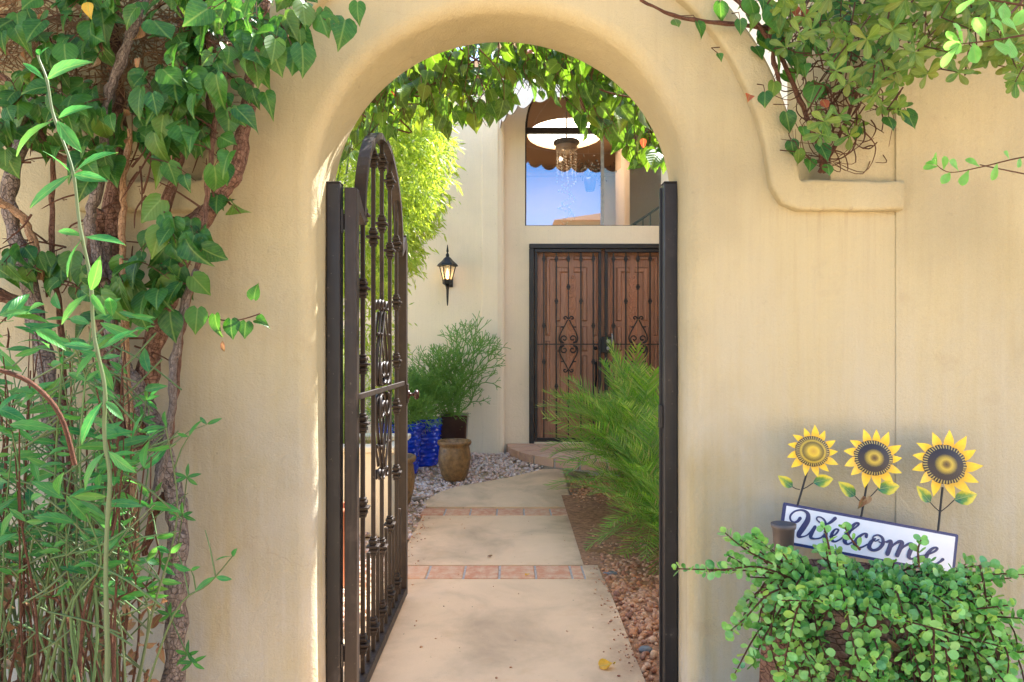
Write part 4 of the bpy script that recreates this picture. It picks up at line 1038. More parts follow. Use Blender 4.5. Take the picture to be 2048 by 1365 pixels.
for i in range(26):
    px, py = rng.uniform(10, 470), rng.uniform(20, 330); lv.add(frame(P(px, py, rng.uniform(2.18, 2.36)), rnd_dir((0, -.2, -1), .8), rnd_dir((0, -1, .3), .8), rng.uniform(.03, .055)), rng.choice(H_D), 'dry_leaf')
lv.add(frame(P(280, 200, 2.16), (0, 0, -1), (0, -1, .2), .03), H_Y[0]); lv.add(frame(P(176, 5, 2.16), (0, 0, -1), (0, -1, .2), .05), H_Y[1]); lv.add(frame(P(445, 682, 2.24), (0, 0, -1), (0, -1, .2), .035), H_D[0], 'dry_leaf')
kind(tw.build('twig', M_TWIG, lvn, fixn=False), 'stuff')
lv.build(lvn)

# ------------------------------------------------------------------ vine hanging behind the arch
av = thing('bougainvillea', 'sunlit leafy vine hanging from above behind the arch opening', 'vine', (0, 3.3, 3.0), 'bougainvillea vines')
tw = MB(); lv = Leaves()
lowb = [(690, 320), (720, 300), (760, 280), (800, 262), (850, 262), (895, 285), (940, 255), (985, 262), (1010, 235), (1040, 205), (1100, 200), (1150, 205), (1185, 285), (1240, 280), (1262, 340), (1300, 340), (1334, 335)]
def low_y(x):
    for (a, c), (d, e) in zip(lowb, lowb[1:]):
        if a <= x <= d: return c + (e - c) * (x - a) / (d - a)
    return 300
def arch_y(px):
    t_ = max(-1, min(1, (px - 1005) / 334)); return 408 - 334 * math.sqrt(1 - t_ * t_)
for i in range(270):
    px = rng.uniform(690, 1334); yl = low_y(px); D = rng.uniform(3.0, 3.9)
    ya_ = arch_y(px)
    yend = min(yl, ya_ - 10 + (yl - ya_) * (rng.random() ** .40) * 1.0) + 4
    st = P(px + rng.gauss(0, 45), yend - rng.uniform(90, 190), D + rng.uniform(-.1, .25))
    p2 = P(px, yend, D)
    pm = (st + p2) / 2 + Vector((rng.gauss(0, .05), rng.gauss(0, .04), .03))
    shoot(tw, lv, [st, pm, p2], rng.choice((3, 4, 5)), .080 if px < 1130 else .092, H_A, .0024, (0, -.8, .6), .5, (0, -.1, -1), .45)
for i in range(7):
    px = rng.uniform(720, 1320); yy = arch_y(px) + rng.uniform(5, 70); lv.add(frame(P(px, yy, rng.uniform(3.0, 3.6)), rnd_dir((0, -.2, -1), .8), rnd_dir((0, -1, .3), .7), rng.uniform(.03, .06)), rng.choice(H_R), 'bract')
for i in range(16):   # main runners lying along the top
    px = rng.uniform(700, 1320); D = rng.uniform(3.0, 3.8)
    tw.tube(bez([P(px, arch_y(px) - 90, D), P(px + rng.gauss(0, 60), arch_y(px) + 10, D), P(px + rng.gauss(0, 90), low_y(min(1330, max(700, px))) - 80, D)], 6), .004, 6)
kind(tw.build('stem', M_TWIG, av, fixn=False), 'stuff')
lv.build(av)
# unseen leaf canopy added above the sides to block sky light from the wall
sky_block = Leaves()
for i in range(2200):
    p = Vector((rng.choice((rng.uniform(-3.2, -.75), rng.uniform(1.0, 3.0))), rng.uniform(1.35, 3.0), 3.08 + abs(rng.gauss(0, .16)) + .12 * mnoise.noise(Vector((i * .37, 0, 0)))))
    sky_block.add(frame(p, rnd_dir((rng.gauss(0, 1), rng.gauss(0, 1), -.35), .3), rnd_dir((0, 0, 1), .45), rng.uniform(.07, .11)), rng.choice(H_A), 'leaf')
sky_block.build(av, 0, 'sky_block_foliage')

# ------------------------------------------------------------------ right vine above the ledge
rv = thing('bougainvillea', 'tangled brown-stemmed vine with heart leaves growing over the right ledge', 'vine', P(1650, 340, 2.5), 'bougainvillea vines')
tw = MB(); lv = Leaves()
for i in range(125):
    px, py = rng.triangular(1490, 1800, 1610), rng.uniform(60, 330); D = rng.uniform(2.38, 2.47) if px > 1600 else rng.uniform(2.44, 2.7)
    if px < 1530 + (py - 30) * .36: px = 1530 + (py - 30) * .36 + rng.uniform(0, 60)
    a = rng.uniform(0, 2 * PI); l = rng.uniform(50, 140)
    c = bez([P(px, py, D), P(px + math.cos(a) * l * .4, py + math.sin(a) * l * .4, D + rng.gauss(0, .04)), P(px + math.cos(a + .6) * l * .8, py + math.sin(a + .6) * l * .8, D + rng.gauss(0, .05)), P(px + math.cos(a + 1.2) * l, min(325, py + math.sin(a + 1.2) * l), D + rng.gauss(0, .05))], 4)
    if min(q.z for q in c) < 2.03: continue
    if min(X_ / Y_ for X_, Y_ in [(q.x, q.y) for q in c]) < (1490 + max(0, py - 30) * .36 - 1024) / F or (max(q.x / q.y for q in c) > (1790 - 1024) / F): continue
    tw.tube(c, [.0028 - .0018 * k / (len(c) - 1) for k in range(len(c))], 4, caps=False)
kind(tw.build('twig_tangle', M_TWIG, rv, fixn=False), 'stuff')
for pts, w0, w1 in ((([1650, 345, 2.48], [1630, 280, 2.46], [1600, 200, 2.45], [1560, 110, 2.43], [1500, 30, 2.42], [1440, -30, 2.4]), 11, 7), (([1640, 345, 2.48], [1690, 250, 2.46], [1730, 150, 2.44], [1800, 60, 2.42]), 9, 6), (([1560, 170, 2.42], [1545, 100, 2.42], [1540, 20, 2.42]), 10, 9), (([1280, 0, 2.40], [1340, 28, 2.40], [1400, 42, 2.40], [1480, 50, 2.42], [1560, 60, 2.45]), 6, 10)):
    trunk(pts, w0, w1, M_TWIG, 2.5, rv, 8, 'stem')
tw = MB()
for (px, py, l) in [(1545, 15, 58), (1500, 0, 48), (1395, 45, 34), (1350, 40, 22), (1437, 108, 18), (1510, 95, 34), (1563, 62, 40), (1548, 165, 36), (1530, 185, 32), (1572, 225, 42), (1582, 282, 32), (1598, 300, 34), (1640, 255, 32), (1640, 290, 40), (1716, 255, 28), (1776, 235, 34), (1812, 222, 42), (1790, 212, 22), (1750, 120, 50), (1630, 170, 46), (1700, 175, 40), (1660, 110, 40), (1480, 40, 30), (1590, 110, 40), (1560, 20, 44), (1620, 320, 30), (1655, 330, 26), (1605, 255, 30), (1440, 5, 40)]:
    D = rng.uniform(2.34, 2.46); p = P(px, py, D); tip = rnd_dir((.1, -.15, -1), .3)
    lv.add(frame(p, tip, rnd_dir((0, -1, .35), .3), l * D / F), rng.choice(H_L), 'leaf')
    tw.tube([p, p - tip * .02 + Vector((rng.gauss(0, .01), .01, .01)), p + Vector((rng.gauss(0, .03), .06, .05))], [.0012, .0014, .002], 4)
for i in range(80):
    px, py = rng.uniform(1440, 1800), rng.uniform(-10, 170); D = rng.uniform(2.35, 2.5)
    if px < 1500 + (py - 30) * .5: continue
    lv.add(frame(P(px, py, D), rnd_dir((.1, -.15, -1), .4), rnd_dir((0, -1, .35), .4), rng.uniform(.045, .075)), rng.choice(H_L), 'leaf')
for (px, py) in ((1590, 12), (1612, 18), (1600, 30), (1668, 55), (1500, 190), (1645, 200)):
    lv.add(frame(P(px, py, 2.36), rnd_dir((0, -.2, -1), .5), (0, -1, .3), .04), rng.choice(H_R), 'bract')
kind(tw.build('petiole', M_TWIG, rv, fixn=False), 'stuff'); lv.build(rv)

# ------------------------------------------------------------------ shrub with spoon-shaped leaves, top right
rs = thing('hanging_shrub', 'olive green shrub with spoon shaped leaves overhanging the top right corner', 'shrub', P(2048, 0, 2.2))
tw = MB(); lv = Leaves()
def rosette(p, axis, n, size, meshes, spread=.9):
    axis = Vector(axis).normalized(); o1 = axis.orthogonal().normalized(); o2 = axis.cross(o1)
    for k in range(n):
        a = 2.4 * k + rng.uniform(-.3, .3); d = (axis * (1.15 - spread * (.55 + .45 * (k % 3) / 2)) + (o1 * math.cos(a) + o2 * math.sin(a)) * spread).normalized()
        nrm = (axis * 1.0 - d * axis.dot(d)); sz = size * rng.uniform(.7, 1.15)
        lv.add(frame(p - axis * .006 * (k // 3), d, nrm, sz, rng.uniform(.85, 1.15)), rng.choice(meshes), 'leaf')
for i in range(135):
    px = rng.uniform(1545, 2060)
    ymax = 330 - max(0, px - 1640) * .62 if px < 1860 else 150
    ymax = min(ymax, 60 + (px - 1545) * 1.9) if px < 1640 else ymax
    py = rng.uniform(-20, max(20, ymax)) if rng.random() < .6 else rng.uniform(-20, 110); D = rng.uniform(1.95, 2.42)
    p = P(px, py, D); ax = rnd_dir((-.25, -.8, -.15), .55)
    back = p - ax * .05 + Vector((rng.gauss(0, .02), .03, .03)); b3 = back + Vector((rng.uniform(0, .08), rng.uniform(.0, .05), rng.uniform(.03, .12)))
    tw.tube([p, back, b3], [.0014, .002, .0026], 4, caps=False)
    rosette(p, ax, rng.choice((5, 6, 7)), .052, O_L)
def sprig(pts, n, size, meshes, rad=.0025):
    c = bez(pts, 6); k = len(c); tw.tube(c, [rad * (1.2 - .8 * i / (k - 1)) for i in range(k)], 5)
    for i in range(n):
        f = (i + .5) / n; q = min(k - 2, int(f * (k - 1))); p = c[q]; t_ = (c[q + 1] - c[q]).normalized()
        sd_ = t_.cross(Vector((0, -1, 0))).normalized() * (1 if i % 2 else -1)
        d = (t_ * .55 + sd_ * .8 + Vector((0, -.25, 0))).normalized(); d = rnd_dir(d, .2)
        lv.add(frame(p, d, rnd_dir((0, -1, .4), .3), size * rng.uniform(.75, 1.15)), rng.choice(meshes), 'leaf')
    rosette(c[-1], t_, 5, size * .8, meshes, .7)
sprig([P(2110, 60, 1.5), P(2040, 72, 1.45), P(1980, 82, 1.42), P(1920, 88, 1.4)], 10, .055, O_F)
sprig([P(2100, 20, 1.5), P(2010, 5, 1.48), P(1950, -5, 1.46)], 8, .05, O_F)
sprig([P(2090, 308, 1.75), P(2030, 318, 1.72), P(1960, 335, 1.7), P(1900, 345, 1.68), P(1870, 328, 1.68)], 11, .042, O_F, .0018)
sprig([P(2080, 100, 1.75), P(2050, 130, 1.72), P(2030, 165, 1.7)], 7, .045, O_L)
for (ex, ey, eD, w_) in ((1660, 120, 2.3, .007), (1780, 60, 2.2, .007), (1900, 50, 2.15, .006), (2010, 40, 1.6, .006), (1600, 60, 2.36, .006), (1960, 330, 1.72, .003)):
    e_ = P(ex, ey, eD); r0_ = Vector((2.25, 2.44, 3.52)) if ex < 1990 and ey < 300 else Vector((2.55, 2.3, 3.3) if ey < 300 else (2.35, 2.2, 1.75))
    m1 = r0_.lerp(e_, .45) + Vector((0, -.08, .12 if ey < 300 else 0)); bb = MB(); cc = bez([r0_, m1, e_], 8); bb.tube(cc, [w_ * (1.15 - .7 * i / (len(cc) - 1)) for i in range(len(cc))], 7, wob=.3); bb.build('branch', M_BARK, rs, fixn=False)
kind(tw.build('twig', M_TWIG, rs, fixn=False), 'stuff'); lv.build(rs)

# ------------------------------------------------------------------ rush-like shrub, front left
fs_ = thing('milkweed_shrub', 'upright green-stemmed shrub with narrow leaves at the lower left', 'shrub', P(140, 1500, 1.85))
tw = MB(); tw2 = MB(); lv = Leaves()
for i in range(150):
    px0 = rng.uniform(-80, 260); D = rng.uniform(1.62, 2.25)
    top = rng.uniform(650, 1150) + max(0, px0 - 200) * 1.4 * rng.random()
    lean = rng.gauss(0, 80)
    c = bez([P(px0, 1480, D), P(px0 + lean * .45 + rng.gauss(0, 22), 1230, D), P(px0 + lean * .8 + rng.gauss(0, 22), (1230 + top) / 2, D - .02), P(px0 + lean + rng.gauss(0, 14), top, D - rng.uniform(0, .08))], 5)
    k = len(c); r0 = rng.uniform(.0028, .0048); (tw if rng.random() < .58 else tw2).tube(c, [r0 * (1 - .55 * j / (k - 1)) for j in range(k)], 6)
    for j in range(rng.choice((1, 2, 2, 3))):           # forks
        q = rng.randint(7, k - 3); d = Vector((rng.gauss(0, .07), rng.gauss(0, .03), rng.uniform(.04, .14))); tw.tube([c[q], c[q] + d * .5 + Vector((0, 0, .01)), c[q] + d], [r0 * .6, r0 * .5, r0 * .3], 5)
        if rng.random() < .5:
            for s_ in (-1, 1): lv.add(frame(c[q] + d, rnd_dir((s_, -.3, .5), .35), rnd_dir((0, -1, .5), .4), rng.uniform(.03, .055)), rng.choice(L_L), 'leaf')
    for q in range(8, k, 3):
        if rng.random() < .38: 
            for s_ in (-1, 1): lv.add(frame(c[q], rnd_dir((s_, -.35, .25), .35), rnd_dir((0, -1, .6), .4), rng.uniform(.035, .07)), rng.choice(L_L), 'leaf')
for i in range(95):         # crossing horizontal stems
    px0, py = rng.uniform(-30, 230), rng.uniform(680, 1330); D = rng.uniform(1.6, 2.0); l = rng.uniform(70, 170); a = rng.choice((-1, 1)) * rng.uniform(.3, .9)
    tw.tube(bez([P(px0, py, D), P(px0 + l * .5, py + a * l * .4, D - .02), P(px0 + l, py + a * l, D)], 4), .0024, 5)
for i in range(150):
    px, py = rng.uniform(-20, 300), rng.uniform(610, 1080); D = rng.uniform(1.5, 1.95)
    if px > 380 - (py - 640) * .2: continue
    lv.add(frame(P(px, py, D), rnd_dir((rng.choice((-1, 1)), -.3, .3), .5), rnd_dir((0, -1, .6), .4), rng.uniform(.045, .10)), rng.choice(L_L), 'leaf')
# tall foreground stalk with paired leaves
nodes = [(205, 1480), (214, 1240), (216, 1010), (214, 900), (208, 800), (196, 699), (180, 585), (167, 473), (143, 348), (113, 238), (90, 161), (80, 112)]
D = 1.42; c = bez([P(x, y, D) for x, y in nodes], 6); k = len(c)
c = [q + Vector((.004 * math.sin(i * .55), 0, 0)) for i, q in enumerate(c)]; tw.tube(c, [.0048 - .0026 * i / (k - 1) + (.0008 if i % 6 == 0 else 0) for i in range(k)], 8)
for (nd, ends) in ((11, ((72, 95), (95, 92))), (10, ((45, 122), (162, 112))), (9, ((18, 296), (172, 205), (150, 300))), (8, ((212, 300), (200, 362), (55, 405), (95, 300))), (7, ((110, 455), (238, 482), (122, 545))), (6, ((203, 525), (117, 640), (202, 622))), (5, ((125, 688), (265, 663), (150, 745))), (4, ((245, 835), (150, 880))), (3, ((262, 950), (150, 970)))):
    p = P(*nodes[nd], D)
    for e in ends:
        q = P(e[0], e[1], D - .03 + rng.gauss(0, .02)); d = q - p
        lv.add(frame(p + d * .06, d, rnd_dir((0, -1, .7), .25), d.length * .98, .95), rng.choice(L_L), 'leaf')
# arching foreground stalk and little shoots against the wall
tw2.tube(bez([P(-20, 735, 1.3), P(60, 765, 1.3), P(120, 830, 1.3), P(150, 930, 1.32)], 5), .0045, 7)
for nodes2, D in (([(352, 1115), (365, 1030), (374, 955)], 2.1), ([(255, 900), (285, 840), (293, 800)], 2.05), ([(330, 1190), (340, 1230), (375, 1310), (385, 1325)], 2.1), ([(330, 1150), (322, 1120)], 2.1)):
    tw.tube(bez([P(x, y, D) for x, y in nodes2], 5), .0018, 5)
    for (x, y) in nodes2[1:]:
        for a in (20, 90, 160, -30, 210): lv.add(frame(P(x, y, D), rnd_dir((math.cos(R(a)), -.2, math.sin(R(a))), .15), (0, -1, .3), .042), rng.choice(L_L), 'leaf')
for i in range(190):
    px, py = rng.uniform(-20, 330), 1420 - 260 * rng.random() ** 1.7; lv.add(frame(P(px, py, rng.uniform(1.8, 2.3)), rnd_dir((0, -.2, -1), .9), rnd_dir((0, -1, .5), .8), rng.uniform(.03, .06)), rng.choice(H_D), 'dry_leaf')
kind(tw.build('green_stem', M_GREENST, fs_, fixn=False), 'stuff'); kind(tw2.build('woody_stem', M_TWIG, fs_, fixn=False), 'stuff'); lv.build(fs_)

# ------------------------------------------------------------------ jade plant cascading over a stump planter
jc = Vector((X(1712, 2.04), 2.04, 0)); jtop = Z(1165, 2.04)
st = thing('stump_planter', 'bark covered tree stump planter under the trailing jade plant', 'planter', (jc.x, jc.y, 0))
b = MB(); prof = [(.285, -.04), (.28, .1), (.272, .25), (.262, .40), (.254, .55), (.255, jtop - .03), (.24, jtop - .005), (.215, jtop - .03), (.05, jtop - .06)]
b.lathe(prof, jc, 48)
for i, v in enumerate(b.v):
    a = math.atan2(v[1] - jc.y, v[0] - jc.x); k = 1 + .05 * mnoise.noise(Vector((math.cos(a) * 4, math.sin(a) * 4, v[2] * 3))) + .03 * math.sin(a * 9)
    b.v[i] = (jc.x + (v[0] - jc.x) * k, jc.y + (v[1] - jc.y) * k, v[2])
b.u = [(u_[0] * 1.0, u_[1] * 4) for u_ in b.u]
b.build('stump', M_BARK, st)
jp = thing('trailing_jade', 'small round leaved trailing jade plant spilling over the stump planter', 'succulent', (jc.x, jc.y, jtop))
tw = MB(); lv = Leaves()
def jshoot(pts, dens, sz=.0235):
    c = bez(pts, 5); k = len(c); tw.tube(c, [.0035 - .0018 * i / (k - 1) for i in range(k)], 5)
    L = sum((c[i + 1] - c[i]).length for i in range(k - 1)); n = max(3, int(L / dens))
    for i in range(n):
        f = .12 + .88 * i / n; q = min(k - 2, int(f * (k - 1))); p = c[q].lerp(c[q + 1], f * (k - 1) - q); t_ = (c[q + 1] - c[q]).normalized()
        sd_ = t_.orthogonal().normalized(); sd_ = Matrix.Rotation(i * PI / 2 + rng.uniform(-.5, .5), 3, t_) @ sd_
        for s_ in (-1, 1):
            d = (sd_ * s_ + t_ * .5 + Vector((0, -.25, .25))).normalized()
            lv.add(frame(p + d * .003, d, rnd_dir((t_ * .8 + Vector((0, -.7, .6))), .3), sz * rng.uniform(.5, 1.3)), rng.choice(J_L), 'leaf')
    rosette_p = c[-1]
    for s_ in range(3):
        lv.add(frame(rosette_p, rnd_dir(t_ + Vector((0, -.2, .3)), .7), rnd_dir((0, -.8, .6), .3), sz * rng.uniform(.5, .9)), rng.choice(J_L), 'leaf')
for i in range(104):
    a = rng.uniform(-PI * .95, PI * .02); r0 = rng.uniform(.02, .22); r1 = .24 + .11 * rng.random() ** 1.6
    d = Vector((math.cos(a), math.sin(a), 0)); drop = rng.uniform(.08, .62) if rng.random() < .8 else -.04
    if a < -PI * .70 and drop > .16: drop *= .35
    tan = Vector((-d.y, d.x, 0)) * rng.gauss(0, .13)
    z0 = jtop - .03
    pts = [jc + d * r0 + Vector((0, 0, z0)), jc + d * (r1 * .85) + tan * .3 + Vector((0, 0, z0 + rng.uniform(.03, .09)))]
    if drop > 0: pts += [jc + d * (r1 + .02) + tan * .7 + Vector((0, 0, z0 - drop * .4)), jc + d * (r1 + rng.uniform(-.02, .03)) + tan + Vector((0, 0, z0 - drop))]
    else: pts += [jc + d * (r1 + .07) + tan + Vector((0, 0, z0 + .07))]
    jshoot(pts, .021)
for i in range(26):
    a = rng.uniform(0, 2 * PI); r0 = rng.uniform(0, .2); d = Vector((math.cos(a), math.sin(a), 0)); h = rng.uniform(.02, .055)
    jshoot([jc + d * r0 + Vector((0, 0, jtop - .04)), jc + d * (r0 + .03) + Vector((0, 0, jtop + h * .5)), jc + d * (r0 + .05) + Vector((rng.gauss(0, .02), 0, jtop + h))], .018)
for i in range(46):
    px = rng.uniform(1455, 1960); py = 1084 + max(0, px - 1570) * .24 + abs(rng.gauss(0, 20)); D = rng.uniform(1.84, 2.12)
    py += 14 * math.sin(px * .045); jshoot([P(1600 + (px - 1455) * .42, 1185, 2.0), P(px * .75 + 425 + rng.gauss(0, 10), py + 38, (D + 2) / 2), P(px, py, D)], .019)
for i in range(20):      # stray shoots that break the outline
    a = rng.uniform(-PI * .98, PI * .02); d = Vector((math.cos(a), math.sin(a), 0)); z0 = jtop - rng.uniform(.03, .42)
    jshoot([jc + d * .24 + Vector((0, 0, z0)), jc + d * .32 + Vector((rng.gauss(0, .02), 0, z0 + rng.uniform(-.01, .05))), jc + d * rng.uniform(.35, .44) + Vector((rng.gauss(0, .03), 0, z0 + rng.uniform(-.10, .05)))], .018)
for (pts) in ([P(1660, 1110, 1.86), P(1655, 1080, 1.86), P(1648, 1056, 1.86)], [P(1720, 1100, 1.86), P(1700, 1075, 1.86), P(1690, 1055, 1.86)], [P(1838, 1135, 1.88), P(1836, 1100, 1.88), P(1842, 1080, 1.88)], [P(1600, 1165, 1.95), P(1520, 1135, 1.9), P(1440, 1140, 1.9), P(1352, 1138, 1.9)], [P(1590, 1150, 1.95), P(1500, 1105, 1.9), P(1450, 1066, 1.9)], [P(1900, 1270, 1.86), P(1950, 1290, 1.86), P(2000, 1305, 1.86)], [P(1960, 1130, 1.9), P(1970, 1180, 1.88), P(1975, 1240, 1.88)]):
    jshoot(pts, .02)
for i in range(46):
    a = rng.uniform(-PI, 0); p = jc + Vector((math.cos(a) * .29, math.sin(a) * .29, rng.uniform(.2, jtop))); lv.add(frame(p, rnd_dir((0, -.2, -1), .5), rnd_dir((math.cos(a), math.sin(a), .2), .3), rng.uniform(.03, .05)), rng.choice(H_D), 'dry_leaf')
kind(tw.build('stem', M_TWIG, jp, fixn=False), 'stuff'); lv.build(jp)
b = MB(); pc = P(1567, 1047, 2.24); pc.z = jtop - .02; hp = Z(1047, 2.24) - pc.z; b.lathe([(.026, 0), (.034, hp - .016), (.038, hp - .014), (.039, hp - .001), (.036, hp), (.033, hp - .02), (.01, hp - .04)], pc, 20)
tag(b.build('small_pot', M_PLASTIC), 'small brown plastic pot tucked behind the jade at the sign edge', 'pot')

# ------------------------------------------------------------------ sunflower welcome sign
DS = 2.36
S = DS / F                     # metres per pixel at the sign
ang = math.atan2(63, 344)
O = P(1568, 1005, DS)          # top-left corner of the board
MS = Matrix.Translation(O) @ Matrix.Rotation(R(-7), 4, 'X') @ Matrix.Rotation(ang, 4, 'Y')
sign = thing('welcome_sign', 'white Welcome sign with three metal sunflowers leaning on the wall', 'sign', M=MS)
ca, sa = math.cos(ang), math.sin(ang)
def toB(px, py):               # photo pixel -> board coordinates (u right, v up)
    dx, dy = (px - 1568) * S, (py - 1005) * S
    return (dx * ca + dy * sa, -(-dx * sa + dy * ca))
bw, bh = 350 * S, 80 * S
def rrect(x0, x1, z0, z1, r, n=4):
    out = []
    for (cx_, cz_, a0) in ((x1 - r, z1 - r, 0), (x0 + r, z1 - r, 90), (x0 + r, z0 + r, 180), (x1 - r, z0 + r, 270)):
        for k in range(n + 1): a = R(a0 + 90 * k / n); out.append((cx_ + r * math.cos(a), cz_ + r * math.sin(a)))
    return out
b = MB(); b.prism([rrect(0, bw, -bh, 0, .006)], 0, .007); board = b.build('board', M_NAVY, sign, M=MS, bev=.001)
b = MB(); e = .0095; b.prism([rrect(e, bw - e * 1.1, -bh + e, -e, .002)], -.0012, .0005); b.build('face', M_WHITE, board, M=MS)
# script lettering: strokes traced with a thick-and-thin pen
def zpx(x, y): return toB(1540 + x / 5.12, 980 + y / 5.12)
def pen(b, pts, wds, n=8):
    Pp = [Vector((*zpx(x, y), 0)) for x, y in pts]; c = bez(Pp, n); k = len(c)
    ws = []
    for i in range(k):
        f = i / (k - 1) * (len(wds) - 1); q = min(len(wds) - 2, int(f)); ws.append((wds[q] + (wds[q + 1] - wds[q]) * (f - q)) / 2 * S / 5.12)
    L, Rr = [], []
    for i in range(k):
        t_ = (c[min(i + 1, k - 1)] - c[max(i - 1, 0)]); t_.normalize(); nn = Vector((-t_.y, t_.x, 0)); L.append(c[i] + nn * ws[i]); Rr.append(c[i] - nn * ws[i])
    yt, yb_ = -.0032 - rng.random() * .0006, -.0012
    V = [(p.x, yt, p.y) for p in L + Rr] + [(p.x, yb_, p.y) for p in L + Rr]
    Fc = []
    for i in range(k - 1):
        Fc += [(i, i + 1, k + i + 1, k + i), (i, 2 * k + i, 2 * k + i + 1, i + 1), (k + i, k + i + 1, 3 * k + i + 1, 3 * k + i)]
    b.add(V, Fc)
    for q, wd in ((0, ws[0]), (k - 1, ws[-1])):
        ring = [(c[q].x + wd * math.cos(2 * PI * j / 12), yt - .0001, c[q].y + wd * math.sin(2 * PI * j / 12)) for j in range(12)]; b.add(ring, [tuple(range(12))])
b = MB()
# W
pen(b, [(297, 288), (270, 318), (232, 328), (200, 305), (200, 262), (240, 222), (300, 205), (350, 215), (380, 250), (372, 310), (325, 380), (280, 440), (275, 470), (318, 470), (360, 455), (400, 420), (445, 372)], [34, 26, 20, 18, 18, 16, 18, 24, 40, 52, 56, 50, 30, 14, 12, 16, 30])
pen(b, [(445, 375), (405, 440), (398, 480), (440, 492), (500, 480), (545, 440)], [30, 38, 30, 16, 14, 18])
pen(b, [(655, 288), (610, 325), (565, 345), (510, 335), (470, 305), (472, 278), (510, 278), (550, 315), (556, 390), (545, 470), (535, 520)], [34, 28, 18, 14, 14, 13, 14, 18, 34, 44, 40])
# e
pen(b, [(590, 470), (640, 455), (675, 420), (680, 400), (650, 398), (615, 440), (608, 500), (640, 520), (690, 500)], [14, 14, 16, 18, 14, 30, 34, 18, 12])
# l
pen(b, [(690, 500), (770, 440), (850, 385), (890, 350), (885, 335), (850, 345), (800, 400), (755, 470), (740, 520), (770, 545), (820, 520)], [14, 14, 14, 18, 20, 24, 44, 52, 42, 18, 12])
# c
pen(b, [(960, 470), (965, 445), (930, 445), (870, 490), (840, 545), (855, 580), (910, 575), (970, 545)], [32, 24, 18, 34, 42, 30, 16, 12])
# o
pen(b, [(1085, 500), (1050, 515), (1025, 495), (1040, 465), (1085, 455), (1125, 485), (1125, 540), (1080, 590), (1020, 605), (985, 575), (1005, 525), (1050, 490)], [14, 12, 12, 14, 18, 26, 34, 30, 26, 40, 36, 16])
pen(b, [(1085, 520), (1110, 530), (1160, 520)], [12, 12, 14])
# m
pen(b, [(1160, 525), (1205, 515), (1200, 560), (1165, 640)], [16, 34, 44, 44])
pen(b, [(1172, 625), (1225, 560), (1290, 520), (1320, 530), (1300, 580), (1262, 655)], [12, 16, 28, 40, 44, 42])
pen(b, [(1270, 640), (1330, 575), (1400, 540), (1425, 560), (1395, 620), (1380, 670), (1410, 690), (1470, 665)], [12, 16, 28, 38, 42, 36, 18, 12])
# e
pen(b, [(1470, 665), (1560, 650), (1640, 620), (1675, 590), (1655, 578), (1610, 600), (1560, 660), (1545, 715), (1580, 748), (1640, 745), (1690, 720), (1722, 695)], [14, 14, 18, 22, 18, 26, 40, 44, 28, 18, 20, 30])
b.build('lettering', M_NAVY, board, M=MS, fixn=True)
